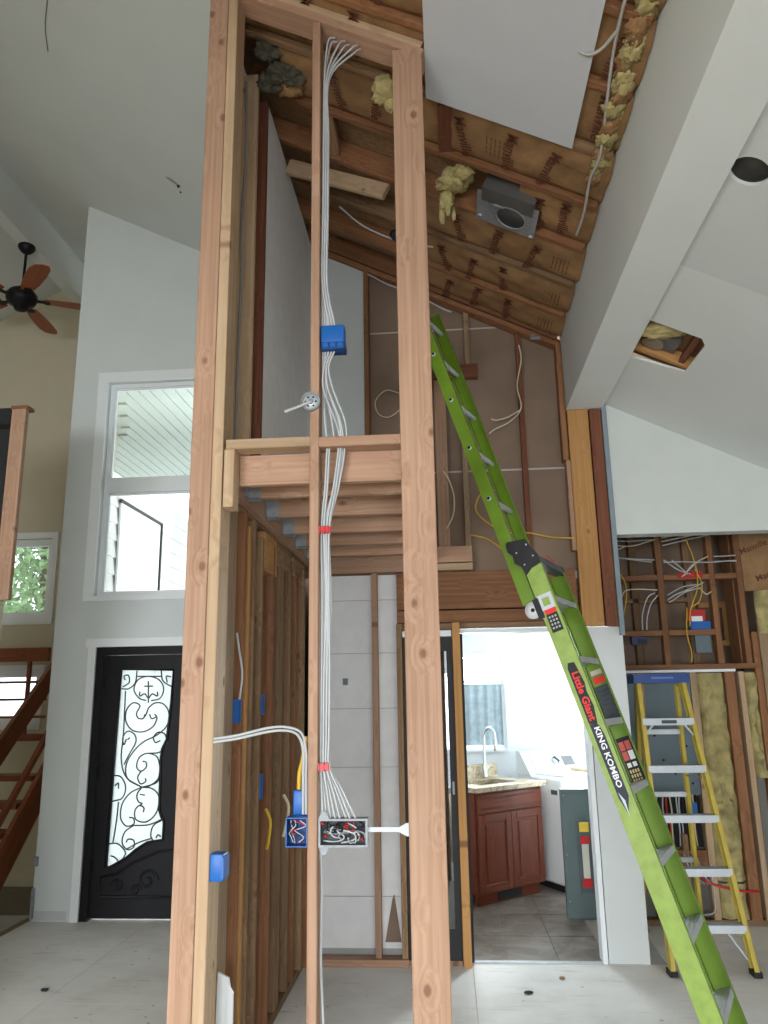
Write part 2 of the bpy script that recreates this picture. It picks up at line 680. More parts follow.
def wall_y(name, y0, y1, x0, x1, z0, top, holes, mat, parent=None):
    """wall in an X-Z plane with rectangular holes (x0,x1,z0,z1); top(x) may slope"""
    xs = sorted({x0, x1, *[h[0] for h in holes], *[h[1] for h in holes]})
    xs = [x for x in xs if x0 <= x <= x1]
    mb = MB()
    for a, b in zip(xs, xs[1:]):
        hs = sorted([(h[2], h[3]) for h in holes if h[0] <= a + 1e-6 and h[1] >= b - 1e-6])
        z = z0
        for h0, h1 in hs:
            if h0 > z + 1e-6:
                mb.box((a, y0, z), (b, y1, h0))
            z = h1
        ta, tb = top(a), top(b)
        mb.prism([(a, z), (b, z), (b, tb), (a, ta)], lambda u, v, d: (u, d, v), y0, y1)
    return mb.build(name, mat, parent)


def wall_x(name, x0, x1, y0, y1, z0, z1, holes, mat, parent=None):
    ys = sorted({y0, y1, *[h[0] for h in holes], *[h[1] for h in holes]})
    mb = MB()
    for a, b in zip(ys, ys[1:]):
        hs = sorted([(h[2], h[3]) for h in holes if h[0] <= a + 1e-6 and h[1] >= b - 1e-6])
        z = z0
        for h0, h1 in hs:
            if h0 > z + 1e-6:
                mb.box((x0, a, z), (x1, b, h0))
            z = h1
        if z1 > z + 1e-6:
            mb.box((x0, a, z), (x1, b, z1))
    return mb.build(name, mat, parent)


def cable(name, pts, r, mat, label, cat='cable', group=None, k=6, parent=None):
    o = MB().tube(pts, r, 6, smooth_path=k).build(name, mat, parent)
    if label:
        tag(o, label, cat, group)
    return o


CP = 4.64                       # ceiling plane: z = CP - 0.5 x


def cz(x, a=CP):
    return a - 0.5 * x

# ================================================================== THE SHELL
# ---- floor: base slab and subfloor sheets
fl = box('floor', (-7.5, -3.5, -0.16), (3.35, 6.6, -0.014), CONCR)
tag(fl, 'dusty pale subfloor under the whole room', 'floor', kind='structure')
BOUNCECUT = plain('bounce_cutting_floor_brown', (0.26, 0.20, 0.14), .85, var=.08, scale=2)  # unseen brown floor covering, added to cut light bouncing up to the ceilings
XE = [-3.30, -2.34, -1.12, 0.10, 1.32, 2.54, 3.35]
YE = [-3.5, -2.57, -0.13, 2.31, 4.75, 6.50]
for i in range(len(XE) - 1):
    for j in range(len(YE) - 1):
        x0, x1, y0, y1 = XE[i], XE[i + 1], YE[j], YE[j + 1]
        if j == 4 and -1.2 < x0 < 1.3:
            y1 = 5.50
        box('floor_sheet', (x0 + .0015, y0 + .0015, -0.014), (x1 - .0015, y1 - .0015, 0.0), FLOOR if j > 2 else BOUNCECUT, fl)
for x0, x1 in ((-7.5, -5.4), (-5.4, -3.36)):
    box('floor_sheet', (x0 + .002, -3.5, -0.014), (x1 - .002, 5.0, 0.0), BOUNCECUT, fl)
fs = box('floor_stair_hall', (-7.5, 5.0, -0.30), (-3.36, 8.5, -0.18), plain('grey_brown_carpet', (0.22, 0.19, 0.15), 0.95, var=0.12, scale=40, bump=0.4))
tag(fs, 'grey brown sunken floor beside the stairs', 'floor', kind='structure')
nose = bd('trim_1', (-3.36, 5.0, -0.17), (-3.30, 6.50, 0.004), GREYW)
tag(nose, 'pale wooden edge strip where the floor steps down left of the entry', 'trim', kind='structure')
gr = box('ground_outside', (-40, 6.6, -0.5), (40, 60, -0.4), CONCR)
tag(gr, 'pale ground outside beyond the windows', 'ground', kind='structure')

# ---- roof deck over everything (keeps the sky out)
rd = MB()
rd.prism([(-4.2, cz(-4.2) + .45), (3.9, cz(3.9) + .45), (3.9, cz(3.9) + .52), (-4.2, cz(-4.2) + .52)], lambda u, v, d: (u, d, v), -3.9, 8.9)
rd.prism([(-8.2, cz(-4.2) - 1.9 + .35), (-4.2, cz(-4.2) + .45), (-4.2, cz(-4.2) + .52), (-8.2, cz(-4.2) - 1.9 + .42)], lambda u, v, d: (u, d, v), -3.9, 8.9)
tag(rd.build('roof_deck', OLD), 'dark board roof deck above the rafters', 'roof', kind='structure')

# ---- walls round the room
ytop = lambda x: min(cz(x) + 0.40, cz(-4.2) + 0.4)
wl = box('wall_left', (-7.65, -3.6, -0.2), (-7.5, 8.6, 5.6), BEIGE)
tag(wl, 'beige wall at the far left of the room', 'wall', kind='structure')
wr = box('wall_right', (3.35, -3.6, -0.1), (3.5, 6.6, 3.6), WALL)
tag(wr, 'white wall on the right side of the room', 'wall', kind='structure')
rear_holes = [(-3.75, -1.65, 0.1, 2.5), (-1.05, 1.05, 0.1, 2.5), (1.05 + .001, 3.15, 0.1, 2.5)]
wb = wall_y('wall_rear', -3.65, -3.5, -7.65, 3.5, -0.1, lambda x: 3.0 if x > 3.4 else (cz(x) + .4 if x > -4.2 else cz(-4.2) + .4 + .5 * (x + 4.2) - .1), rear_holes, WALL)
tag(wb, 'white wall with glazed doors behind the viewer', 'wall', kind='structure')

# entry wall with window and door
EX = (-3.28, -0.97)
WIN = (-2.955, -1.83, 2.515, 4.45)
DOOR = (-2.90, -1.94, 0.0, 2.09)
we = wall_y('wall_entry', 6.37, 6.53, EX[0], EX[1], 0.0, lambda x: cz(x) + .02, [WIN, DOOR], WALL)
tag(we, 'tall cool white entry wall holding the black door and the window', 'wall', kind='structure')
# side of the stair hall: inside beige, outside clapboards
mb = MB()
mb.prism([(-3.28, 6.53), (-3.15, 6.53), (-3.84, 8.50), (-3.97, 8.50)], lambda u, v, d: (u, v, d), -0.3, 6.3)
ww = mb.build('wall_stair_hall', BEIGE)
tag(ww, 'side wall of the stair hall running back behind the entry wall', 'wall', kind='structure')
gw = root('wall_garage', (-3.2, 8.0, -.4), 'white clapboard garage wall outside the entry window', 'wall', kind='structure')
MB().prism([(-3.20, 6.95), (-3.15, 6.95), (-3.15, 9.6), (-4.2, 9.6), (-4.2, 9.5), (-3.20, 9.5)], lambda u, v, d: (u, v, d), -.4, 3.80).build('garage_core', SIDING, gw)
for k in range(14):
    z = 1.5 + k * 0.165
    mb = MB()
    mb.prism([(-3.149, z), (-3.122, z), (-3.142, z + .165), (-3.149, z + .165)], lambda u, v, d: (u, d, v), 6.95, 9.6)
    mb.build('siding_board', SIDING, gw)
# garage door panel beside the porch
gd = root('garage_window_panel', (-3.12, 7.7, 2.0), 'white framed panel on the siding outside the entry window', 'panel')
box('panel_face', (-3.121, 7.14, 1.9), (-3.10, 8.20, 3.53), plain('panel_white_paint', (0.85, 0.86, 0.86), 0.6), gd)  # plain even white, slightly paler than the siding
box('panel_edge', (-3.115, 8.20, 1.9), (-3.085, 8.235, 3.56), BLACK, gd)
box('panel_edge', (-3.115, 7.11, 3.53), (-3.085, 8.235, 3.56), BLACK, gd)
# porch soffit boards
ps = MB().prism([(-3.12, 6.56), (-0.9, 6.56), (-0.9, 10.8), (-5.2, 10.8), (-5.2, 8.62), (-3.86, 8.62)], lambda u, v, d: (u, v, d), 4.78, 4.95).build('porch_roof', SOFFIT)
tag(ps, 'pale boarded porch ceiling seen through the entry window', 'porch', kind='structure')
for k in range(32):
    x = -5.0 + k * 0.128
    y0 = 6.58 if x > -3.10 else (8.64 if x < -3.80 else 6.62 + (-3.10 - x) / .35)
    box('soffit_board', (x + .008, y0, 4.755), (x + .120, 10.75, 4.78), SOFFIT, ps)

# far wall of the stair hall with two windows
W2 = (-5.75, -4.40, 2.56, 3.46)
W3 = (-5.75, -4.42, 1.42, 2.0)
wf = wall_y('wall_far', 8.35, 8.5, -7.6, -3.80, -0.3, lambda x: (cz(x) + .05) if x > -4.2 else cz(-4.2) + .05 + .5 * (x + 4.2), [W2, W3, (-4.2, -4.2, 9, 9.1)], BEIGE)
tag(wf, 'beige wall behind the stairs', 'wall', kind='structure')
bb = bd('baseboard_far', (-7.4, 8.325, -0.18), (-3.3, 8.35, -0.06), plain('cream_baseboard', (0.66, 0.60, 0.46), 0.6))
tag(bb, 'cream baseboard under the stairs', 'baseboard', kind='structure')


def window(name, x0, x1, z0, z1, y, bars, label, casing=0.09, depth=0.16, sashes=True, pane_mat=CLEAR, frame=0.055, sash=.022, sill_c=None):
    t = root(name, ((x0 + x1) / 2, y, z0), label, 'window', kind='structure')
    c = casing
    cs = c if sill_c is None else sill_c
    for n, lo, hi in (('casing', (x0 - c, y - .022, z0 - cs), (x0, y, z1 + c)), ('casing', (x1, y - .022, z0 - cs), (x1 + c, y, z1 + c)),
                      ('casing', (x0, y - .022, z1), (x1, y, z1 + c)), ('sill_casing', (x0, y - .03, z0 - cs), (x1, y, z0))):
        box(n, lo, hi, TRIM, t)
    fy0, fy1 = y + .05, y + .12
    for n, lo, hi in (('jamb', (x0, fy0, z0), (x0 + frame, fy1, z1)), ('jamb', (x1 - frame, fy0, z0), (x1, fy1, z1)),
                      ('head', (x0 + frame, fy0, z1 - frame), (x1 - frame, fy1, z1)), ('sill', (x0 + frame, fy0, z0), (x1 - frame, fy1, z0 + frame))):
        box(n, lo, hi, TRIM, t)
    zs = [z0 + frame]
    for b0, b1 in bars:
        box('mullion', (x0 + frame, fy0 - .01, b0), (x1 - frame, fy1, b1), TRIM, t)
        zs += [b0, b1]
    zs.append(z1 - frame)
    for i in range(0, len(zs), 2):
        a, b = zs[i], zs[i + 1]
        s = sash
        if sashes:
            for lo, hi in (((x0 + frame, fy0 + .02, a), (x0 + frame + s, fy1 - .02, b)), ((x1 - frame - s, fy0 + .02, a), (x1 - frame, fy1 - .02, b)),
                           ((x0 + frame + s, fy0 + .02, b - s), (x1 - frame - s, fy1 - .02, b)), ((x0 + frame + s, fy0 + .02, a), (x1 - frame - s, fy1 - .02, a + s))):
                box('sash', lo, hi, TRIM, t)
        box('pane', (x0 + frame, y + .083, a), (x1 - frame, y + .087, b), pane_mat, t)
    return t


window('window_1', *WIN, 6.37, [(3.43, 3.56)], 'tall white two pane window above the black entry door', frame=.035, sash=.014, sill_c=.04)
window('window_2', *W2, 8.35, [], 'small white framed window showing green trees above the stairs', casing=0.07)
window('window_3', *W3, 8.35, [], 'bright low window behind the stair railing', casing=0.05)

# ---- ceilings
SL = math.atan(0.5)
CX, CZ = math.cos(SL), math.sin(SL)


def slope_sheet(name, x0, x1, y0, y1, a, mat, parent=None, thick=0.016, holes=()):
    """drywall on the slope; local x = X, local y = Y (sheared along the slope by geometry)"""
    if not holes:
        mb = MB()
        mb.prism([(x0, cz(x0, a)), (x1, cz(x1, a)), (x1, cz(x1, a) + thick), (x0, cz(x0, a) + thick)], lambda u, v, d: (u, d, v), y0, y1)
        return mb.build(name, mat, parent)
    k = 1 / CX
    xm, ym = (x0 + x1) / 2, (y0 + y1) / 2
    loops = [[((x - xm) * k, y - ym) for x, y in ((x0, y0), (x1, y0), (x1, y1), (x0, y1))]]
    for h in holes:
        loops.append([((x - xm) * k, y - ym) for x, y in h])
    M = frame_M((xm, ym, cz(xm, a) + thick / 2), (CX, 0, -CZ), (0, 1, 0))
    return flat_shape(name, loops, thick, mat, parent, M)


c1 = slope_sheet('ceiling_left', -4.14, -1.045, -3.5, 6.38, CP, CEIL)
tag(c1, 'sloping grey white ceiling over the entry on the left', 'ceiling', kind='structure')
c1b = slope_sheet('ceiling_stair_hall', -4.14, -3.2, 6.38, 8.36, CP, CEIL)
tag(c1b, 'sloping ceiling strip over the stair hall', 'ceiling', kind='structure')
mb = MB()
zr = cz(-4.2)
mb.prism([(-7.6, zr - 1.70), (-4.25, zr - .02), (-4.25, zr), (-7.6, zr - 1.68)], lambda u, v, d: (u, d, v), -3.5, 8.36)
tag(mb.build('ceiling_far_left', CEIL), 'far left ceiling slope beyond the ridge beam', 'ceiling', kind='structure')
c2 = slope_sheet('ceiling_middle', -1.045, 0.92, -3.5, 2.25, CP, CEIL)
tag(c2, 'finished middle ceiling above the viewer', 'ceiling', kind='structure')
rh = [(1.262 + .078 * CX * math.cos(i * math.pi / 14), 2.80 + .078 * math.sin(i * math.pi / 14)) for i in range(28)]
CR = 4.28
c3 = slope_sheet('ceiling_right', 1.16, 3.36, -3.5, 3.53, CR, CEIL, holes=[rh])
tag(c3, 'grey ceiling right of the white beam with a round light hole', 'ceiling', kind='structure')
hole = [(1.19, 4.11), (1.468, 4.10), (1.50, 4.16), (1.497, 4.53), (1.19, 4.60)]
c4 = slope_sheet('ceiling_right_back', 1.16, 3.36, 3.53, 5.45, CR, CEIL2, holes=[hole])
tag(c4, 'paler ceiling patch right of the white beam with a square cut-out', 'ceiling', kind='structure')

rb = MB().box((-4.27, -3.5, 6.26), (-4.13, 8.36, 6.82)).build('trim_2', CEIL2)
tag(rb, 'white ridge beam above the ceiling fan', 'beam', kind='structure')
wbm = root('trim_3', (1.05, 1.0, 3.65), 'long white drywall wrapped beam running to the back wall', 'beam', kind='structure')
box('beam_side', (0.92, -3.5, 3.65), (0.936, 5.445, 4.26), CEIL2, wbm)
box('beam_soffit', (0.936, -3.5, 3.65), (1.18, 5.445, 3.666), CEIL2, wbm)
box('beam_side', (1.164, -3.5, 3.666), (1.18, 5.445, 3.80), CEIL2, wbm)

# ---- open roof bay: rafters, kraft faced batts, one drywall sheet left in place
orf = root('ceiling_open_bay', (0, 4, cz(0)), 'opened roof bay with rafters and kraft faced insulation', 'ceiling', kind='structure')
RY = [2.24, 2.62, 3.01, 3.42, 3.83, 4.25, 4.67, 5.08, 5.44]
AR = CP + .018
for i, y in enumerate(RY):
    m = ORANGE if i % 3 else OLD
    o = CZ * .07
    lumber('rafter', (-1.04, y, cz(-1.04, AR) + .075), (0.918, y, cz(0.918, AR) + .075), 0.14, 0.04, (0, 0, 1), m, orf)


def batt(y0, y1, x0, x1, seed, sag, up, mat=KRAFT):
    nx, ny = 34, 9
    vs, fs = [], []
    for i in range(nx + 1):
        for j in range(ny + 1):
            u, v = i / nx, j / ny
            x, y = x0 + (x1 - x0) * u, y0 + (y1 - y0) * v
            edge = 1 - (2 * v - 1) ** 4
            nn = noise.noise(Vector((x * 2.2 + seed, y * 5, seed))) * .6 + noise.noise(Vector((x * 7, y * 9 + seed, seed * 2))) * .3
            fold = .5 * abs(noise.noise(Vector((x * 1.4 - y * 6, y * 2, seed * 3))))
            z = cz(x, AR) + up - edge * sag + nn * .034 * edge - fold * .045 * edge
            vs.append((x, y, z))
    W_ = ny + 1
    for i in range(nx):
        for j in range(ny):
            fs.append((i * W_ + j, i * W_ + j + 1, (i + 1) * W_ + j + 1, (i + 1) * W_ + j))
    top = [(v[0], v[1], v[2] + .10) for v in vs]
    k = len(vs)
    fs2 = [tuple(q + k for q in f[::-1]) for f in fs]
    mb = MB()
    mb.add(vs + top, fs + fs2, True)
    b = [(i * W_) for i in range(nx + 1)]
    e = [(i * W_ + ny) for i in range(nx + 1)]
    for i in range(nx):
        mb.f += [(b[i], b[i + 1], b[i + 1] + k, b[i] + k), (e[i + 1], e[i], e[i] + k, e[i + 1] + k)]
        mb.sm += [False, False]
    return mb.build('insulation_batt', mat, orf), (lambda x, y: cz(x, AR) + up - sag * (1 - (2 * (y - y0) / (y1 - y0) - 1) ** 4))


words = {0: [.78], 1: [.80, -.2], 2: [.80, -.35, -.6], 3: [-.5, -.28, .18, .42, .62], 4: [-.35, .62, .75], 5: [.17, .40, .62], 6: [.08, .26, .47], 7: [.10, .30, .52]}
for i in range(len(RY) - 1):
    if i == 4:      # the bay with the light housing is torn open on the left
        bt, zf = batt(RY[i] + .022, RY[i + 1] - .022, 0.50, 0.915, i * 3.7, .02, .05)
    elif i == 3:
        bt, zf = batt(RY[i] + .022, RY[i + 1] - .022, -0.80, 0.915, i * 3.7, .015, .035)
    else:
        bt, zf = batt(RY[i] + .022, RY[i + 1] - .022, -1.03 if i < 3 else -.15, 0.915, i * 3.7, .025 if i > 4 else .015, .035)
    ym = (RY[i] + RY[i + 1]) / 2
    for x in words.get(i, []):
        if i == 4 and x < .5:
            continue
        yy = ym + R.uniform(-.03, .03)
        ang = R.uniform(-.25, .25)
        z = zf(x, yy) - .022
        M = frame_M((x, yy, z), (math.sin(ang) * CX, math.cos(ang), -math.sin(ang) * CZ), (CX, 0, -CZ))
        text('print', 'Manville', 0.088, INK, bt, M, offset=.001)
    if i >= 5 or i == 3:        # block of fine print lines
        xb = .74 if i >= 5 else .30
        mb = MB()
        for q in range(5):
            for s_ in range(4):
                L = R.uniform(.02, .035)
                x = xb + q * .022
                y = ym - .07 + s_ * .036
                mb.box((x, y, cz(x, AR) - .012), (x + .005, y + L, cz(x, AR) - .011))
        mb.build('print', INK, bt)
# blocking pieces between rafters
bd('blocking', (0.05, 3.45, cz(.1, AR) + .01), (0.17, 3.81, cz(.1, AR) + .10), RED, orf)
bd('blocking', (-.62, 3.86, cz(-.6, AR) + .01), (-.56, 4.23, cz(-.6, AR) + .12), OLD, orf)
lumber('collar_board', (-.93, 4.42, 5.06), (-.28, 4.30, 4.74), .10, .038, (0, 0, 1), PALE, orf)
# dark cavity board behind the torn bays
mb = MB()
mb.prism([(-1.04, cz(-1.04, AR) + .16), (.92, cz(.92, AR) + .16), (.92, cz(.92, AR) + .18), (-1.04, cz(-1.04, AR) + .18)], lambda u, v, d: (u, d, v), 2.2, 5.5)
mb.build('roof_board', OLD, orf)

pn = slope_sheet('ceiling_sheet', -0.01, 0.705, 2.25, 3.42, CP - .004, plain('new_drywall_face', (0.58, 0.61, 0.645), 0.9, var=.015), thick=.017)
tag(pn, 'single pale drywall sheet still hanging on the opened roof bay', 'drywall sheet', kind='structure')

# ================================================================== CLOSET FRAMING (front frame)
fr = root('wall_closet_front', (-.54, 3.1, 0), 'new fir stud frame across the closet opening in the foreground', 'stud wall', kind='structure')
bd('post', (-1.057, 3.10, 0), (-.966, 3.138, cz(-1.0) - .06), NEW, fr)
bd('stud', (-.964, 3.10, 0), (-.918, 3.24, cz(-.94) - .06), PALE, fr)
bd('stud', (-.545, 3.10, 0.04), (-.507, 3.189, cz(-.52) - .062), NEW, fr)
bd('post', (-.162, 3.10, 0), (-.024, 3.138, cz(-.09) - .042), NEW, fr)
bd('bottom_plate', (-.964, 3.24, 0), (-.54, 3.25, .002), NEW, fr)
lumber('top_plate', (-.93, 3.17, cz(-.93) - .030), (-.02, 3.17, cz(-.02) - .030), .14, .040, (0, 1, 0), NEW, fr)
lumber('top_plate', (-.93, 3.17, cz(-.93) + .012), (-.02, 3.17, cz(-.02) + .012), .14, .040, (0, 1, 0), PALE, fr)
bd('cross_plate', (-.905, 3.10, 2.685), (-.545, 3.189, 2.728), PALE, fr)
bd('cross_plate', (-.507, 3.10, 2.680), (-.162, 3.189, 2.723), NEW, fr)
bd('block', (-.912, 3.10, 2.433), (-.868, 3.19, 2.683), PALE, fr)

# closet lid: header, ledger, joists with hangers, rim
cl = root('ceiling_closet', (-.5, 4.3, 2.58), 'closet lid of new joists hung from a ledger', 'joists', kind='structure')
bd('header', (-.866, 3.192, 2.548), (-.165, 3.230, 2.682), NEW, cl)
bd('ledger', (-.966, 3.24, 2.56), (-.928, 5.40, 2.725), NEW, cl)
bd('rim_joist', (-.10, 3.14, 2.56), (-.062, 5.38, 2.725), NEW, cl)
for y in (3.57, 3.99, 4.42, 4.81, 5.19):
    j = bd('joist', (-.928, y - .019, 2.585), (-.10, y + .019, 2.725), NEW, cl)
    hb = MB()
    hb.box((-.927, y - .024, 2.58), (-.86, y - .0195, 2.68))
    hb.box((-.927, y + .0195, 2.58), (-.86, y + .024, 2.68))
    hb.box((-.927, y - .024, 2.576), (-.86, y + .024, 2.5845))
    hb.box((-.9275, y - .06, 2.59), (-.925, y - .0195, 2.70))
    hb.build('joist_hanger', GALV, j)
bd('back_ledger', (-.93, 5.38, 2.50), (-.06, 5.418, 2.655), NEW, cl)
bd('plate', (-.06, 5.372, 2.555), (.20, 5.418, 2.668), NEW, cl)
bd('plate', (-.06, 5.372, 2.50), (.20, 5.418, 2.548), PALE, cl)
# header the tall ladder rests against (behind the right post)
hd = root('trim_4', (-.18, 4.6, 3.7), 'upper header behind the right post, carrying the tall ladder top', 'header', kind='structure')
bd('header_board', (-.205, 3.93, 3.72), (-.167, 5.42, 3.90), NEW, hd)
bd('stud', (-.205, 3.892, 2.725), (-.116, 3.93, cz(-.16)), NEW, hd)

# ---- left closet wall: studs, blocks, drywall above
lw = root('wall_closet_left', (-1.01, 4.2, 0), 'closet side wall of mixed new and old studs', 'stud wall', kind='structure')
XL0, XL1 = -1.055, -.966
for y, t, m, x1, z1 in ((3.262, .038, NEW, XL1 + .012, None), (3.305, .038, PALE, XL1 + .006, None), (3.40, .038, NEW, XL1, 2.55), (3.52, .14, GREYW, XL1 - .01, 2.55),
                        (3.70, .038, ORANGE, XL1 + .004, None), (3.80, .038, TAN, XL1, 2.5), (3.90, .038, OLD, XL1, None), (4.08, .038, OLD, XL1, 2.5),
                        (4.16, .09, OLD, XL1 - .03, 2.5), (4.34, .038, ORANGE, XL1 + .005, 2.5), (4.60, .12, OLD, XL1 - .006, 2.5), (4.86, .038, OLD, XL1, 2.5),
                        (5.02, .038, ORANGE, XL1 + .004, 2.5), (5.22, .05, OLD, XL1 + .02, 2.5)):
    bd('stud', (XL0, y - t / 2, 0.042), (x1, y + t / 2, (z1 if z1 else cz(-1.05) - .06)), m, lw)
bd('bottom_plate', (XL0, 3.25, 0), (XL1, 4.30, .040), OLD, lw)
bd('bottom_plate', (XL0, 4.30, 0), (XL1, 5.40, .040), OLD, lw)
bd('block', (XL0 + .03, 4.10, 2.33), (XL1 + .004, 4.40, 2.54), TAN, lw)
bd('block', (XL0 + .03, 4.45, 2.42), (XL1 + .004, 4.80, 2.54), OLD, lw)
bd('block', (XL0 + .02, 4.92, 2.42), (XL1 + .004, 5.30, 2.54), OLD, lw)
bd('block', (XL0 + .02, 3.43, 1.36), (XL1 - .02, 3.60, 1.40), NEW, lw)
bd('cripple', (XL1 - .03, 5.24, .042), (XL1 + .06, 5.30, .93), ORANGE, lw)
bd('cripple_plate', (XL1 - .03, 5.10, .93), (XL1 + .07, 5.30, .96), NEW, lw)
bd('top_plate', (XL0, 3.6, 2.55), (XL1 - .002, 5.40, 2.588), OLD, lw)
dw = MB().prism([(3.92, 2.73), (5.445, 2.73), (5.445, cz(-.95) - .02), (3.92, cz(-.95) - .02)], lambda u, v, d: (d, u, v), -.964, -.948).build('drywall', GYP, lw)
MB().prism([(3.2, 2.60), (6.37, 2.60), (6.37, cz(-1.06) - .02), (3.2, cz(-1.06) - .02)], lambda u, v, d: (d, u, v), -1.072, -1.058).build('drywall', WALL, lw)
MB().prism([(3.2, 0.01), (6.37, 0.01), (6.37, 2.60), (3.2, 2.60)], lambda u, v, d: (d, u, v), -1.072, -1.058).build('drywall', BROWNB, lw)
bd('upper_stud', (-1.05, 3.86, 2.73), (-.946, 3.905, cz(-1.0) - .05), RED, lw)
bd('upper_stud', (-1.05, 3.66, 2.73), (-.952, 3.70, cz(-1.0) - .05), PALE, lw)

# ================================================================== BACK WALL
bw = root('wall_back', (0, 5.45, 0), 'opened back wall with brown board backs, studs and the laundry doorway header', 'wall', kind='structure')
YB = 5.51
# brown board panels (backs of drywall) in tiers with pale seams
for z0, z1, z2 in ((2.50, 3.238, None), (3.252, 4.368, None), (4.382, None, 1)):
    xs = [-.53, .14, .60, .935]
    for a, b in zip(xs, xs[1:]):
        if z1:
            top = lambda x: min(z1, cz(x))
            if z1 > cz(b):
                pts = [(a, z0), (b, z0), (b, cz(b)), (max(a, (CP - z1) * 2), min(z1, cz(a)))]
                if (CP - z1) * 2 > a:
                    pts.append((a, z1))
            else:
                pts = [(a, z0), (b, z0), (b, z1), (a, z1)]
        else:
            if cz(a) <= z0:
                continue
            if cz(b) > z0:
                pts = [(a, z0), (b, z0), (b, cz(b)), (a, cz(a))]
            else:
                pts = [(a, z0), ((CP - z0) * 2, z0), (a, cz(a))]
        MB().prism(pts, lambda u, v, d: (u, d, v), YB, YB + .015).build('board_panel', BROWNB, bw)
box('board_seam', (-.53, YB + .001, 3.2385), (.93, YB + .012, 3.2515), SEAM, bw)
box('board_seam', (-.53, YB + .001, 4.3685), (.54, YB + .012, 4.3815), SEAM, bw)
MB().prism([(-.96, 2.73), (-.545, 2.73), (-.545, cz(-.545)), (-.96, cz(-.96))], lambda u, v, d: (u, d, v), 5.45, 5.466).build('drywall', WALL, bw)
bd('stud', (-.545, 5.42, 2.66), (-.507, 5.509, cz(-.5)), ORANGE, bw)
bd('stud', (-.03, 5.42, 2.67), (.055, 5.455, 3.93), NEW, bw)
bd('block', (-.03, 5.42, 3.94), (.30, 5.46, 4.05), RED, bw)
bd('stud', (.16, 5.425, 2.50), (.20, 5.509, 3.60), GREYW, bw)
bd('stud', (.21, 5.46, 4.0), (.25, 5.509, cz(.24)), GREYW, bw)
bd('stud', (.592, 5.46, 2.50), (.630, 5.509, cz(.61)), RED, bw)
bd('stud', (.875, 5.40, 3.27), (.915, 5.49, cz(.9) - .02), ORANGE, bw)
bd('stud', (.895, 5.41, 2.62), (.925, 5.50, 3.27), NEW, bw)
lumber('top_plate', (-.93, 5.46, cz(-.93) - .02), (.90, 5.46, cz(.9) - .02), .09, .038, (0, 1, 0), ORANGE, bw)
# laundry door header and framing
bd('header', (-.335, 5.42, 2.235), (.905, 5.508, 2.494), ORANGE, bw)
bd('header', (-.335, 5.42, 2.145), (.905, 5.508, 2.225), ORANGE, bw)
bd('stud', (.042, 5.40, 0), (.095, 5.489, 2.14), TAN, bw)
bd('stud', (-.342, 5.42, .042), (-.303, 5.509, 2.14), OLD, bw)
bd('stud', (-.512, 5.43, .042), (-.472, 5.505, 2.50), NEW, bw)
bd('bottom_plate', (-.93, 5.40, 0), (-.30, 5.505, .040), NEW, bw)
# timbers under the beam end
bd('beam_post', (.925, 5.40, 2.095), (1.072, 5.46, 3.645), TAN, bw)
bd('beam_post', (1.080, 5.395, 2.095), (1.160, 5.46, 3.645), RED, bw)
bd('corner_strip', (1.166, 5.390, 2.03), (1.200, 5.41, 3.68), CORNERB, bw)
MB().prism([(-1.07, 2.497), (1.2, 2.497), (1.2, cz(1.2) + .1), (-1.07, cz(-1.07) + .1)], lambda u, v, d: (u, d, v), 5.56, 5.575).build('leak_board', OLD, bw)  # these boards are added to block light leaking through the wall gaps
box('leak_board', (-.965, 5.545, 2.11), (1.20, 5.56, 2.497), OLD, bw)
box('leak_board', (-.965, 5.545, 0), (.088, 5.56, 2.11), BROWNB, bw)  # brown board put in for the darkness seen through the black glass door
box('leak_board', (.935, 5.475, 2.10), (1.20, 5.495, 3.72), OLD, bw)
# white panels at the back of the closet, with joints
zs = [.075, .385, .80, 1.19, 1.575, 1.95, 2.32, 2.50]
for a, b in zip(zs, zs[1:]):
    box('wall_panel', (-.965, 5.512, a + .002), (-.303, 5.527, b - .002), GYP, bw)
MB().prism([(-.455, .115), (-.350, .115), (-.392, .40), (-.405, .37)], lambda u, v, d: (u, d, v), 5.505, 5.510).build('torn_paper_patch', BROWNB, bw)
box('leak_backing', (-.965, 5.528, 0), (-.303, 5.5295, 2.50), plain('backing_grey', (.40, .40, .40), .9), bw)  # backing added so laundry light does not shine through the panel joints
mb = MB()
mb.box((-.725, 5.506, 1.735), (-.690, 5.5115, 1.780))
mb.build('vent_cutout', PANELG, bw)

# white end wall right of the doorway and upper right wall
es = root('wall_doorway_end', (1.07, 5.5, 0), 'short white wall end right of the laundry doorway', 'wall', kind='structure')
box('wall_face', (.952, 5.50, 0), (1.205, 5.62, 2.095), WALLB, es)
box('jamb_trim', (.915, 5.495, 0), (.945, 5.62, 2.075), TRIM, es)
box('head_trim', (.095, 5.495, 2.075), (.952, 5.62, 2.10), TRIM, es)
box('threshold', (.10, 5.49, 0), (.915, 5.53, .008), ALU, es)
mb = MB()
mb.prism([(1.20, 2.72), (3.36, 2.72), (3.36, max(2.73, cz(3.36, CR) + .05)), (1.20, cz(1.2, CR) + .05)], lambda u, v, d: (u, d, v), 5.41, 5.53)
wu = mb.build('wall_right_upper', plain('upper_wall_paint', (0.57, 0.60, 0.58), .9, var=.02, bump=.08, bscale=140))
tag(wu, 'white upper wall over the open stud alcove at the right', 'wall', kind='structure')

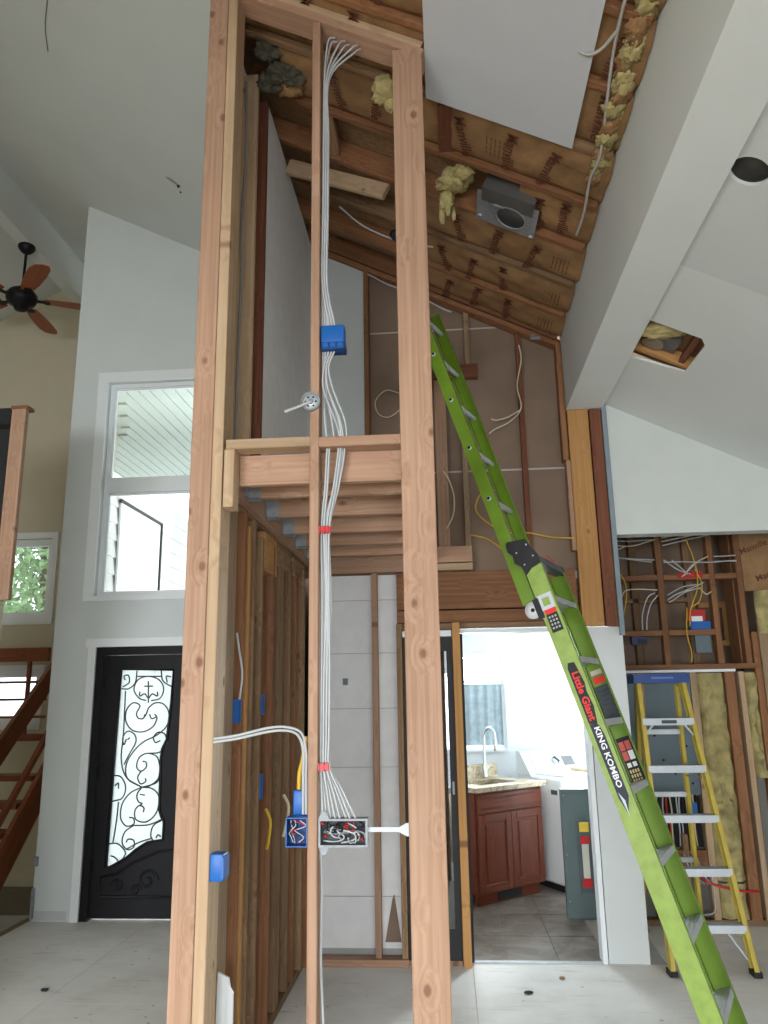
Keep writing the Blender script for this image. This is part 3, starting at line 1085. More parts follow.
# ================================================================== ALCOVE STUD WALL (right)
al = root('wall_alcove', (2.0, 6.4, 0), 'opened alcove wall of old orange studs, blocks and yellow insulation', 'stud wall', kind='structure')
YA, YA2 = 6.35, 6.44
for x, m in ((1.725, ORANGE), (2.128, ORANGE), (2.34, ORANGE)):
    bd('stud', (x - .022, YA, 1.86), (x + .022, YA2, 3.0), m, al)
bd('stud', (2.27 + .04, YA + .09, 1.86), (2.33, YA + .30, 3.0), ORANGE, al)
for x0, x1 in ((1.30, 1.70), (1.75, 2.105), (2.152, 2.315)):
    bd('blocking', (x0, YA, 2.525), (x1, YA2, 2.568), ORANGE, al)
for x0, x1 in ((1.30, 1.70), (1.75, 2.105)):
    bd('blocking', (x0, YA, 2.085), (x1, YA2, 2.128), ORANGE, al)
bd('plate', (1.25, YA - .005, 1.822), (2.40, YA2, 1.862), ORANGE, al)
bd('white_strip', (1.25, YA - .012, 1.800), (2.22, YA + .06, 1.821), TRIM, al)
for x, m, z0, z1, w in ((1.50, NEW, .04, 1.80, .044), (1.90, PALE, .04, 1.80, .050), (2.175, ORANGE, .04, 1.80, .075), (2.262, PALE, .04, 1.80, .040), (2.40, ORANGE, .04, 2.1, .05), (1.72, OLD, .04, .62, .04)):
    bd('stud', (x - w / 2, YA, z0), (x + w / 2, YA2, z1), m, al)
bd('bottom_plate', (1.2, YA, 0), (3.3, YA2, .040), OLD, al)
bd('blocking', (1.53, YA + .01, .39), (1.87, YA2 - .01, .51), ORANGE, al)
# deeper framing of the shaft behind
for x in (1.64, 2.10, 2.50):
    bd('back_stud', (x - .03, 6.85, .04), (x + .03, 6.93, 3.0), OLD, al)
bd('back_blocking', (1.3, 6.85, 2.40), (2.07, 6.93, 2.44), OLD, al)
bd('back_blocking', (2.14, 6.80, 2.34), (2.47, 6.84, 2.39), TAN, al)
bd('back_blocking', (2.14, 6.80, 2.02), (2.47, 6.84, 2.07), TAN, al)
bd('back_cripple', (2.33, 6.80, 2.07), (2.38, 6.84, 2.34), TAN, al)
box('back_board', (1.20, 6.94, 0), (3.4, 6.96, 3.1), BROWNB, al)
box('back_board', (1.25, YA2 + .002, .0), (3.3, YA2 + .02, 1.80), plain('grey_back_board', (.20, .19, .17), .9), al)
box('kraft_sheet', (2.365, YA - .002, 2.42), (2.75, YA + .004, 3.0), KRAFT, al)
bd('plywood_board', (2.42, YA - .03, .04), (2.80, YA - .008, 2.20), GREYW, al)
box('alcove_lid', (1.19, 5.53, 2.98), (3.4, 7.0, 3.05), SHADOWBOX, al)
box('alcove_side', (3.28, 5.53, 0), (3.36, 7.0, 3.0), WALLB, al)
box('alcove_side', (1.157, 5.62, 0), (1.20, 6.965, 3.0), WALLB, al)


def fluff(name, x0, x1, y, z0, z1, amp, seed, parent, mat=YFIB, th=.05):
    nx, nz = 10, max(10, int((z1 - z0) / .03))
    vs, fs = [], []
    for i in range(nx + 1):
        for j in range(nz + 1):
            u, v = i / nx, j / nz
            x, z = x0 + (x1 - x0) * u, z0 + (z1 - z0) * v
            e = (1 - (2 * u - 1) ** 4)
            d = e * (.03 + amp * (noise.noise(Vector((x * 9 + seed, z * 6, seed))) + .6 * noise.noise(Vector((x * 24, z * 20 + seed, seed))) + .35 * noise.noise(Vector((x * 50, z * 45, seed)))))
            d += e * .035 * abs(math.sin(z * 7 + 2.5 * noise.noise(Vector((x * 5, z * 3, seed)))))
            vs.append((x + .012 * noise.noise(Vector((z * 9, u * 3, seed))), y - d, z))
    for i in range(nx):
        for j in range(nz):
            a = i * (nz + 1) + j
            fs.append((a, a + nz + 1, a + nz + 2, a + 1))
    k = len(vs)
    bk = [(v[0], y + th, v[2]) for v in vs]
    mb = MB().add(vs + bk, fs + [tuple(q + k for q in f[::-1]) for f in fs], True)
    return mb.build(name, mat, parent)


fluff('insulation_batt', 1.928, 2.135, YA + .045, .30, 1.79, .10, 3.1, al)
fluff('insulation_batt', 1.93, 2.13, YA + .045, .045, .285, .07, 5.1, al)
fluff('insulation_batt', 2.284, 2.37, YA + .03, 1.02, 1.79, .09, 8.3, al)
fluff('insulation_batt', 2.42, 2.66, YA - .04, 2.08, 2.41, .08, 12.7, al, th=.02)
for M_ in (frame_M((2.47, YA - .004, 2.77), (.94, 0, .34), (-.34, 0, .94)), frame_M((2.57, YA - .004, 2.55), (.94, 0, .34), (-.34, 0, .94))):
    text('print', 'Manville', .07, INK, al, M_, offset=.001)

# ================================================================== ENTRY DOOR
dr = root('door_1', (-2.42, 6.40, 0), 'black iron entry door with frosted glass and scrollwork', 'door', kind='structure')
LITE = [(-2.696, 1.904), (-2.25, 1.896), (-2.254, 1.635), (-2.276, 1.346), (-2.312, 1.27), (-2.319, 1.193), (-2.311, 0.807), (-2.292, 0.754), (-2.27, 0.722), (-2.272, 0.586), (-2.397, 0.566), (-2.485, 0.514), (-2.561, 0.452), (-2.639, 0.41), (-2.722, 0.386)]
MD = frame_M((0, 6.43, 0), (1, 0, 0), (0, 0, 1))      # local x = X, y = Z, z = -Y
flat_shape('door_slab', [[(-2.83, .015), (-2.02, .015), (-2.02, 2.02), (-2.83, 2.02)], LITE], .05, BLACK, dr, MD)
for lo, hi in (((-2.898, 6.37, 0), (-2.835, 6.50, 2.088)), ((-2.015, 6.37, 0), (-1.942, 6.50, 2.088)), ((-2.835, 6.37, 2.025), (-2.015, 6.50, 2.088))):
    box('door_frame', lo, hi, BLACK, dr)
box('door_glass', (-2.74, 6.434, .36), (-2.22, 6.440, 1.92), FROST, dr)
mb = MB()
mb.tube([(x, 6.402, z) for x, z in LITE], .012, 6, close=True)
mb.build('lite_moulding', BLACK, dr)
SCROLLS = [
    [(-2.56, 1.895), (-2.569, 1.799), (-2.623, 1.75), (-2.683, 1.751)],
    [(-2.672, 1.766), (-2.621, 1.8), (-2.63, 1.857), (-2.668, 1.851), (-2.656, 1.819)],
    [(-2.355, 1.891), (-2.334, 1.806), (-2.248, 1.753)],
    [(-2.298, 1.794), (-2.308, 1.845), (-2.269, 1.839)],
    [(-2.469, 1.652), (-2.53, 1.673), (-2.577, 1.742), (-2.546, 1.821), (-2.461, 1.847), (-2.371, 1.818), (-2.327, 1.749), (-2.351, 1.671), (-2.426, 1.651)],
    [(-2.459, 1.808), (-2.449, 1.634)],
    [(-2.49, 1.768), (-2.418, 1.767)],
    [(-2.526, 1.725), (-2.524, 1.689), (-2.484, 1.707), (-2.451, 1.672), (-2.42, 1.705), (-2.376, 1.687), (-2.378, 1.723)],
    [(-2.473, 1.544), (-2.485, 1.511), (-2.528, 1.514), (-2.544, 1.554), (-2.519, 1.612), (-2.576, 1.636), (-2.627, 1.585), (-2.631, 1.495), (-2.574, 1.421), (-2.479, 1.406), (-2.399, 1.447), (-2.371, 1.514), (-2.392, 1.543)],
    [(-2.447, 1.593), (-2.463, 1.544), (-2.485, 1.511)],
    [(-2.435, 1.544), (-2.414, 1.508), (-2.372, 1.525)],
    [(-2.447, 1.593), (-2.397, 1.631), (-2.325, 1.625), (-2.274, 1.557), (-2.281, 1.457), (-2.36, 1.38), (-2.474, 1.326), (-2.552, 1.25), (-2.605, 1.152), (-2.587, 1.044), (-2.466, 0.978)],
    [(-2.617, 1.35), (-2.634, 1.306), (-2.647, 1.362), (-2.609, 1.412), (-2.554, 1.389), (-2.536, 1.327), (-2.586, 1.229), (-2.624, 1.153)],
    [(-2.605, 1.346), (-2.59, 1.361)],
    [(-2.274, 1.32), (-2.299, 1.386), (-2.356, 1.4), (-2.391, 1.359), (-2.371, 1.321), (-2.334, 1.336)],
    [(-2.274, 1.32), (-2.329, 1.248), (-2.427, 1.238)],
    [(-2.323, 1.128), (-2.355, 1.211), (-2.434, 1.238), (-2.5, 1.206), (-2.517, 1.134), (-2.48, 1.101), (-2.44, 1.129), (-2.442, 1.168), (-2.471, 1.177)],
    [(-2.323, 1.128), (-2.337, 1.042), (-2.404, 0.989), (-2.466, 0.978)],
    [(-2.48, 1.101), (-2.505, 1.054), (-2.479, 1.004), (-2.438, 1.021), (-2.442, 1.047)],
    [(-2.466, 0.978), (-2.38, 0.967), (-2.321, 0.902), (-2.337, 0.786), (-2.412, 0.718), (-2.498, 0.734), (-2.513, 0.797), (-2.481, 0.839), (-2.441, 0.824), (-2.444, 0.79)],
    [(-2.466, 0.978), (-2.557, 0.936), (-2.621, 0.851), (-2.626, 0.745), (-2.576, 0.687), (-2.517, 0.702), (-2.522, 0.744), (-2.557, 0.751)],
    [(-2.466, 0.978), (-2.503, 0.925), (-2.49, 0.871), (-2.457, 0.854), (-2.481, 0.839)],
    [(-2.479, 0.925), (-2.439, 0.918)],
    [(-2.516, 0.691), (-2.585, 0.643), (-2.603, 0.566), (-2.561, 0.514), (-2.507, 0.53), (-2.51, 0.58), (-2.556, 0.589), (-2.569, 0.566)],
    [(-2.516, 0.691), (-2.392, 0.697), (-2.284, 0.739)],
    [(-2.706, 1.071), (-2.641, 1.057), (-2.599, 0.979), (-2.622, 0.898), (-2.699, 0.873)],
    [(-2.688, 0.991), (-2.662, 1.012), (-2.659, 0.969)],
    [(-2.717, 0.556), (-2.637, 0.556), (-2.571, 0.493), (-2.595, 0.435)],
    [(-2.688, 0.468), (-2.653, 0.456), (-2.628, 0.427), (-2.655, 0.41)],
    [(-2.28, 0.733), (-2.355, 0.691), (-2.374, 0.618), (-2.349, 0.572)],
    [(-2.33, 0.597), (-2.315, 0.622), (-2.291, 0.607)],
    [(-2.57, 0.514), (-2.465, 0.566), (-2.364, 0.597)],
    [(-2.648, 1.732), (-2.644, 1.395), (-2.65, 1.197), (-2.599, 1.055), (-2.466, 0.978)],
    [(-2.652, 0.868), (-2.659, 0.724), (-2.678, 0.556)],
    [(-2.466, 0.978), (-2.352, 1.01), (-2.32, 1.063)],
    [(-2.557, 1.849), (-2.451, 1.847), (-2.353, 1.845)],
]
IRON = plain('wrought_iron', (0.05, 0.055, 0.055), .5, .3, var=.2)
for sc in SCROLLS:
    MB().tube([(x, 6.405, z) for x, z in sc], .0058, 5, smooth_path=5 if len(sc) > 2 else 0).build('scroll', IRON, dr)
# embossed lower panel
mb = MB()
mb.tube([(-2.76, 6.402, .17), (-2.11, 6.402, .17), (-2.11, 6.402, .52), (-2.30, 6.402, .50), (-2.50, 6.402, .42), (-2.62, 6.402, .34), (-2.76, 6.402, .31)], .012, 6, close=True)
mb.build('panel_moulding', BLACK, dr)
for cx, cz_, s0, fl_ in ((-2.38, .29, .085, 1), (-2.62, .25, .05, -1), (-2.47, .22, .04, 1)):
    pts = [(cx + fl_ * s0 * (1 - t / 22) * math.cos(t * .42), 6.403, cz_ + s0 * (1 - t / 22) * math.sin(t * .42)) for t in range(20)]
    MB().tube(pts, .010, 5, smooth_path=2).build('scroll', BLACK, dr)
mb = MB()
mb.lathe([(.005, 0), (.03, 0), (.03, .012), (.012, .02), (.012, .05), (.026, .06), (.028, .075), (.015, .085)], Matrix.Translation((-2.08, 6.405, 1.0)) @ Matrix.Rotation(HP, 4, 'X'), 14)
mb.build('door_knob', BLACK, dr)
for z in (.35, 1.05, 1.75):
    MB().box((-2.845, 6.385, z), (-2.825, 6.405, z + .10)).build('hinge', BLACK, dr)
for n, lo, hi in (('casing', (-2.965, 6.35, 0), (-2.90, 6.37, 2.09)), ('casing', (-1.94, 6.35, 0), (-1.87, 6.37, 2.09)), ('casing', (-2.985, 6.345, 2.09), (-1.85, 6.37, 2.16))):
    box(n, lo, hi, TRIM, dr)
# ragged bottom edge of the entry wall end
er = root('corner_bead_scrap', (-3.27, 6.36, 0), 'bent metal corner bead at the foot of the entry wall end', 'metal strip')
box('bead_strip', (-3.285, 6.352, .02), (-3.262, 6.369, .24), GALV, er)
box('outlet_bracket', (-3.285, 6.352, .40), (-3.255, 6.369, .47), GALV, er)
box('paint_scrape', (-3.262, 6.3655, .01), (-3.0, 6.3695, .075), plain('bare_drywall_paper', (.52, .54, .56), .9), er)

# ================================================================== CEILING FAN
FX, FY = -4.20, 6.93
fan = root('ceiling_fan', (FX, FY, 5.60), 'dark bronze ceiling fan with reddish wooden blades under the ridge beam', 'ceiling fan')
TF = lambda z: Matrix.Translation((FX, FY, z))
MB().lathe([(.02, -.085), (.035, -.08), (.06, -.06), (.085, -.025), (.085, 0)], TF(6.26), 20).build('canopy', BLACK, fan)
MB().tube([(FX, FY, 5.78), (FX, FY, 6.19)], .014, 8).build('down_rod', BLACK, fan)
MB().lathe([(.03, -.16), (.06, -.15), (.075, -.11), (.13, -.08), (.15, -.04), (.15, .01), (.12, .05), (.06, .07), (.03, .11)], TF(5.69), 22).build('motor_housing', BLACK, fan)
for k in range(5):
    a = math.radians(24 + 72 * k)
    Mb = TF(5.66) @ Matrix.Rotation(a, 4, 'Z')
    MB().box((.12, -.02, -.012), (.25, .02, .004)).box((.22, -.035, -.014), (.27, .035, -.004)).build('blade_bracket', BLACK, fan, Mb)
    out = [(.22, -.060), (.35, -.085), (.55, -.10), (.70, -.095), (.77, -.065), (.79, 0), (.77, .065), (.70, .095), (.55, .10), (.35, .085), (.22, .060)]
    bl = MB().prism(out, lambda u, v, d: (u, v, d + v * .18), -.002, .008)
    bl.build('blade', BLADE, fan, Mb)

# ================================================================== STAIRS
st = root('staircase', (-3.9, 6.6, -.18), 'reddish brown open staircase climbing behind the entry wall', 'staircase')
SLP = .97


def szl(y):
    return .53 + (y - 6.31) * SLP


lumber('stringer', (-3.55, 5.72, szl(5.72) - .16), (-3.55, 7.9, szl(7.9) - .16), .25, .045, (0, 0, 1), STAIR, st)
lumber('stringer', (-4.10, 5.9, .195), (-4.10, 8.12, 2.04), .20, .045, (0, 0, 1), STAIR, st)
for k in range(10):
    z = .02 + k * .20
    y = 6.31 + (z + .06 - .53) / SLP
    if z > 1.1:
        break
    lumber('tread', (-4.075, y, z), (-3.575, y, z), .26, .045, (0, 1, 0), STAIR, st)
for dz, x, w in ((.33, -3.52, .05), (.07, -3.52, .05)):
    lumber('rail', (x, 5.75, szl(5.75) + dz - .02), (x, 7.6, szl(7.6) + dz - .02), w, .04, (0, 0, 1), STAIR, st)
for y in (5.8, 7.2):
    lumber('rail_post', (-3.55, y, szl(y) - .03), (-3.55, y, szl(y) + .33), .04, .03, (0, 1, 0), STAIR, st)
MB().prism([(5.75, -.18), (6.0, -.18), (6.32, .22), (6.85, .84), (6.85, .80), (5.75, -.18)][:5], lambda u, v, d: (d, u, v), -3.57, -3.53).build('skirt_board', STAIR, st)
lg = root('landing_guard', (-5.0, 8.22, 1.3), 'stained landing edge with thin horizontal rails before the low window', 'railing')
bd('landing_edge', (-7.4, 8.16, 2.08), (-4.25, 8.22, 2.225), STAIR, lg)
for z in (1.865, 1.685, 1.505):
    bd('rail', (-7.4, 8.18, z - .013), (-4.25, 8.205, z + .013), STAIR, lg)
for x in (-4.46, -5.6):
    bd('baluster', (x - .02, 8.175, 1.30), (x + .02, 8.21, 2.08), STAIR, lg)
bd('bottom_rail', (-7.4, 8.17, 1.26), (-4.2, 8.215, 1.33), STAIR, lg)

# far-left framed black panel on a half wall
hw = box('wall_half', (-4.3, 4.47, 0), (-2.705, 4.60, 2.25), BEIGE)
tag(hw, 'half wall just outside the left edge carrying the framed black panel', 'wall', kind='structure')
bp_ = root('framed_black_panel', (-3.1, 4.54, 2.25), 'tall black panel edged by a pine post at the far left', 'panel')
bd('pine_post', (-2.705, 4.48, 2.255), (-2.612, 4.52, 3.47), NEW, bp_)
bd('post_cap', (-2.71, 4.475, 3.47), (-2.60, 4.56, 3.492), ORANGE, bp_)
box('black_panel', (-4.0, 4.53, 2.55), (-2.70, 4.58, 3.50), BLACKP, bp_)
box('panel_rim', (-4.0, 4.515, 3.36), (-2.708, 4.53, 3.385), BLACK, bp_)
box('lower_panel', (-4.0, 4.53, 2.255), (-2.70, 4.58, 2.53), plain('grey_green_paint', (.40, .44, .43), .7), bp_)

# ================================================================== LAUNDRY ROOM
wlz = root('wall_laundry', (.5, 8.2, 0), 'bright white laundry walls beyond the doorway', 'wall', kind='structure')
WLA = (-.25, .575, 1.13, 2.06)
WLB = (1.30, 1.85, 1.05, 2.10)
wall_y('wall_face', 8.2, 8.35, -.95, 2.0, 0, lambda x: 2.5, [WLA, WLB], TRIM, wlz)
box('wall_face', (-.95, 5.53, 0), (-.85, 8.2, 2.5), TRIM, wlz)
box('wall_face', (1.88, 7.0, 0), (1.98, 8.2, 2.5), TRIM, wlz)
box('wall_face', (1.14, 5.62, 0), (1.155, 6.97, 2.5), TRIM, wlz)
box('wall_face', (1.14, 6.97, 0), (1.98, 7.0, 2.5), TRIM, wlz)
lc = MB().box((-.96, 5.53, 2.44), (1.155, 8.35, 2.497)).box((1.155, 6.97, 2.44), (1.98, 8.35, 2.497)).build('ceiling_laundry', TRIM)
tag(lc, 'white laundry ceiling', 'ceiling', kind='structure')
window('window_4', *WLA, 8.2, [(1.77, 1.80)], 'laundry window with frosted lower pane above the sink', casing=.0 + .03, frame=.03, sashes=False, pane_mat=CLEAR)
window('window_5', *WLB, 8.2, [], 'second laundry window behind the washer', casing=.05, frame=.04)
sh = MB()
nx = 40
vs = [(-.22 + .765 * i / nx, 8.24 + .010 * math.sin(i * 1.3), z) for z in (1.16, 1.765) for i in range(nx + 1)]
sh.add(vs, [(i, i + 1, nx + 2 + i, nx + 1 + i) for i in range(nx)], True)
tag(sh.build('sheer_curtain', plain('grey_sheer_fabric', (.30, .36, .39), .9, var=.15, scale=14)), 'grey translucent half curtain in the laundry window', 'curtain')
flo = MB().box((-.95, 5.51, -.16), (1.155, 8.35, -.008)).box((1.155, 6.97, -.16), (1.98, 8.35, -.008)).build('floor_laundry', plain('pale_grout', (.34, .31, .28), .9))
tag(flo, 'slate tiled laundry floor', 'floor', kind='structure')
for i in range(9):
    for j in range(5):
        x0, y0 = -.935 + i * .3165, 5.515 + j * .565
        if x0 > .9 and y0 < 6.9:
            continue
        box('tile', (x0 + .003, y0 + .003, -.008), (x0 + .3135, min(8.2, y0 + .562), 0.0), TILE, flo)

# cabinet with sink (stands at an angle)
CA = math.radians(42)
MC = Matrix.Translation((.20, 6.79, 0)) @ Matrix.Rotation(CA, 4, 'Z')
CWd, CDp = .80, .56


def lroot(name, M, label, cat):
    o = bpy.data.objects.new(name, None)
    COL.objects.link(o)
    o.matrix_basis = M
    o.empty_display_size = .1
    return tag(o, label, cat)


def bdl(M, name, lo, hi, mat, parent):
    o = bd(name, lo, hi, mat, None)
    o.matrix_basis = M @ o.matrix_basis
    return par(o, parent)


def boxl(M, name, lo, hi, mat, parent):
    return MB().box(lo, hi).build(name, mat, parent, M)


cab = lroot('sink_cabinet', MC, 'cherry wood sink cabinet with granite counter standing askew in the laundry', 'cabinet')
mb = MB()
mb.box((0, .02, .09), (.018, CDp, .87)).box((CWd - .018, .02, .09), (CWd, CDp, .87)).box((.018, .02, .09), (CWd - .018, CDp, .11)).box((.018, CDp - .018, .11), (CWd - .018, CDp, .87)).box((.018, .02, .11), (CWd - .018, .03, .87))
body = mb.build('body', CHERRY, cab, MC)
boxl(MC, 'toe_kick', (.03, .06, 0), (CWd - .03, .09, .09), CHERRY, cab)
vt = boxl(MC, 'toe_vent', (.26, .053, .012), (.54, .0595, .078), BLACKP, cab)
df = bdl(MC, 'drawer_front', (.015, 0, .705), (CWd - .015, .02, .855), CHERRY, cab)
bdl(MC, 'drawer_ridge', (.06, -.006, .735), (CWd - .06, 0, .742), CHERRY, df)
bdl(MC, 'drawer_ridge', (.06, -.006, .815), (CWd - .06, 0, .822), CHERRY, df)
for k in range(2):
    x0 = .015 + k * (CWd / 2 - .013)
    x1 = x0 + CWd / 2 - .018
    d_ = bdl(MC, 'cabinet_door', (x0, .006, .10), (x1, .02, .695), CHERRY, cab)
    for lo, hi in (((x0, -.004, .10), (x0 + .062, .006, .695)), ((x1 - .062, -.004, .10), (x1, .006, .695)), ((x0 + .062, -.004, .633), (x1 - .062, .006, .695)), ((x0 + .062, -.004, .10), (x1 - .062, .006, .162))):
        bdl(MC, 'door_rail', lo, hi, CHERRY, d_)
    bdl(MC, 'raised_panel', (x0 + .085, -.002, .185), (x1 - .085, .006, .61), CHERRY, d_)
ct = lroot('granite_countertop', MC @ Matrix.Translation((0, 0, .872)), 'speckled granite countertop with sink cut-out on the cherry cabinet', 'countertop')
sk = [(.20, .13), (.64, .13), (.64, .45), (.20, .45)]
flat_shape('slab', [[(-.03, -.03), (CWd + .03, -.03), (CWd + .03, CDp + .04), (-.03, CDp + .04)], sk], .036, GRANITE, ct, MC @ Matrix.Translation((0, 0, .892)))
boxl(MC, 'backsplash', (.25, CDp + .005, .911), (.83, CDp + .04, 1.03), GRANITE, ct)
sb = MB()
for lo, hi in (((.185, .115, .70), (.195, .465, .873)), ((.645, .115, .70), (.655, .465, .873)), ((.195, .115, .70), (.645, .125, .873)), ((.195, .455, .70), (.645, .465, .873)), ((.195, .125, .70), (.645, .455, .71))):
    sb.box(lo, hi)
sb.build('sink_basin', plain('dark_sink', (.22, .18, .13), .3, .4), ct, MC)
fa = lroot('kitchen_faucet', MC @ Matrix.Translation((.62, CDp - .04, .91)), 'tall brushed nickel gooseneck faucet at the sink', 'faucet')
MF = MC @ Matrix.Translation((.62, CDp - .045, .911))
MB().lathe([(.028, 0), (.028, .02), (.020, .03), (.017, .12)], MF, 14).build('base', CHROME, fa)
MB().tube([(0, 0, .11), (0, 0, .32), (0, -.012, .40), (0, -.06, .445), (0, -.12, .43), (0, -.145, .38), (0, -.147, .33)], .013, 8, smooth_path=4).build('neck', CHROME, fa, MF)
MB().lathe([(.013, .0), (.018, -.02), (.018, -.09), (.012, -.10)], MF @ Matrix.Translation((0, -.147, .34)), 12).build('spray_head', CHROME, fa)
MB().tube([(.018, 0, .07), (.06, 0, .10)], .008, 6).build('lever', CHROME, fa, MF)

# washer
MW = Matrix.Translation((.955, 7.25, 0)) @ Matrix.Rotation(math.radians(30), 4, 'Z')
wsh = lroot('washing_machine', MW, 'white top load washing machine with silver console', 'washing machine')


def rounded(name, lo, hi, r, mat, parent, M, seg=3):
    b = bmesh.new()
    bmesh.ops.create_cube(b, size=1)
    for v in b.verts:
        for i in range(3):
            v.co[i] = lo[i] if v.co[i] < 0 else hi[i]
    bmesh.ops.bevel(b, geom=b.edges[:], offset=r, segments=seg, affect='EDGES', profile=.5)
    me = bpy.data.meshes.new(name)
    b.to_mesh(me)
    b.free()
    for p in me.polygons:
        p.use_smooth = True
    return link(name, me, mat, parent, M)


rounded('body', (0, 0, .05), (.68, .66, .93), .035, ENAMEL, wsh, MW)
boxl(MW, 'base', (.03, .03, 0), (.65, .63, .06), BLACKP, wsh)
rounded('lid', (.06, .03, .925), (.62, .46, .955), .012, ENAMEL, wsh, MW)
boxl(MW, 'lid_handle', (.24, .022, .935), (.44, .05, .950), SILVERP, wsh)
con = MB()
con.prism([(.44, .925), (.66, .925), (.66, 1.13), (.60, 1.13)], lambda u, v, d: (d, u, v), 0.0, .68)
cn = con.build('console', ENAMEL, wsh, MW)
fx = (.16 ** 2 + .205 ** 2) ** .5
MFc = MW @ frame_M((.34, .518, 1.030), (1, 0, 0), (0, .16, .205))
MB().box((-.26, -.095, 0), (.27, .095, .004)).build('console_face', SILVERP, wsh, MFc)
MB().lathe([(.038, .003), (.038, .012), (.030, .035), (.02, .038)], MFc, 18).build('dial', SILVERP, wsh)
MB().box((-.012, -.035, .02), (.012, .035, .045)).build('dial_grip', BLACKP, wsh, MFc @ Matrix.Rotation(.6, 4, 'Z'))
MB().box((.09, -.05, .004), (.22, .05, .006)).build('display', plain('dark_display', (.05, .055, .06), .3), wsh, MFc)
boxl(MW, 'badge', (-.0015, .06, .79), (.001, .15, .83), plain('badge_grey', (.12, .13, .14), .4), wsh)
cb = lroot('cardboard_sheet', MW @ Matrix.Translation((.5, .3, .957)), 'flat beige cardboard piece lying on the washing machine', 'cardboard')
rounded('sheet', (.42, .12, .957), (.70, .40, .985), .008, plain('cardboard', (.50, .38, .24), .8), cb, MW)

# grey breaker panel cover standing in front of the washer
gp = root('breaker_panel_cover', (1.03, 6.56, 0), 'grey green breaker panel cover standing on the laundry tiles', 'panel')
box('cover_plate', (.850, 6.525, 0), (1.135, 6.60, .925), PANELG2, gp)
box('inner_frame', (.955, 6.517, .18), (1.11, 6.525, .70), plain('darker_panel_paint', (.07, .10, .10), .45), gp)
box('yellow_sticker', (.975, 6.513, .615), (1.045, 6.517, .685), YPRINT, gp)
box('breaker_strip', (.985, 6.505, .27), (1.035, 6.517, .56), plain('pale_strip', (.62, .60, .52), .5), gp)
box('red_block', (.975, 6.500, .53), (1.045, 6.517, .585), REDP, gp)
box('red_block', (.975, 6.500, .22), (1.045, 6.517, .285), REDP, gp)
for z in (.12, .45, .88):
    MB().lathe([(.004, 0), (.007, .001), (.005, .004)], Matrix.Translation((.87, 6.525, z)) @ Matrix.Rotation(HP, 4, 'X'), 8).build('screw', GALV, gp)

# black framed glass door leaning in the back wall opening
gdr = root('black_glass_door', (-.13, 5.40, .03), 'narrow black framed glass door standing behind the right post', 'door')
for n, lo, hi in (('stile', (-.298, 5.435, .03), (-.262, 5.475, 2.04)), ('stile', (-.002, 5.435, .03), (.036, 5.475, 2.04)), ('top_rail', (-.262, 5.435, 1.95), (-.002, 5.475, 2.04)), ('bottom_rail', (-.262, 5.435, .03), (-.002, 5.475, .20))):
    box(n, lo, hi, BLACKP, gdr)
box('glass', (-.262, 5.452, .20), (-.002, 5.458, 1.95), DARKGLASS, gdr)
box('bottom_shim', (-.30, 5.435, 0), (.036, 5.475, .029), GREYW, gdr)
box('top_strip', (-.300, 5.43, 2.05), (.036, 5.48, 2.09), TRIM, gdr)
box('latch', (.01, 5.428, 1.02), (.024, 5.434, 1.10), GALV, gdr)
bs_ = box('black_jamb_strip', (.096, 5.47, .01), (.112, 5.50, 2.07), BLACKP)
tag(bs_, 'thin black weather strip on the laundry doorway jamb', 'strip')

# ================================================================== TALL GREEN LADDER
LP = Vector((-.024104, 4.05717222, 3.50506875))
LU = Vector((-.2846333, .12199399, .95084244)).normalized()
LWd = Vector((.39394191, .91913534, 0)).normalized()
LN = LU.cross(LWd).normalized()
SB = 3.715
o_ = LP - LU * SB
ML = Matrix(((LWd.x, LN.x, LU.x, o_.x), (LWd.y, LN.y, LU.y, o_.y), (LWd.z, LN.z, LU.z, o_.z), (0, 0, 0, 1)))
lad = lroot('extension_ladder', ML, 'tall lime green fibreglass combination ladder leaning up to the roof bay', 'ladder')
Z = lambda s: SB - s


def channel(name, w_out, sgn, n0, n1, s0, s1, mat, flange=.030, t=.004):
    """C rail: web at w_out, flanges towards sgn"""
    mb = MB()
    a, b = sorted((w_out, w_out + sgn * t))
    mb.box((a, n0, Z(s1)), (b, n1, Z(s0)))
    for q0, q1 in ((n0, n0 + t), (n1 - t, n1)):
        a, b = sorted((w_out + sgn * t, w_out + sgn * flange))
        mb.box((a, q0, Z(s1)), (b, q1, Z(s0)))
    return mb.build(name, mat, lad, ML)


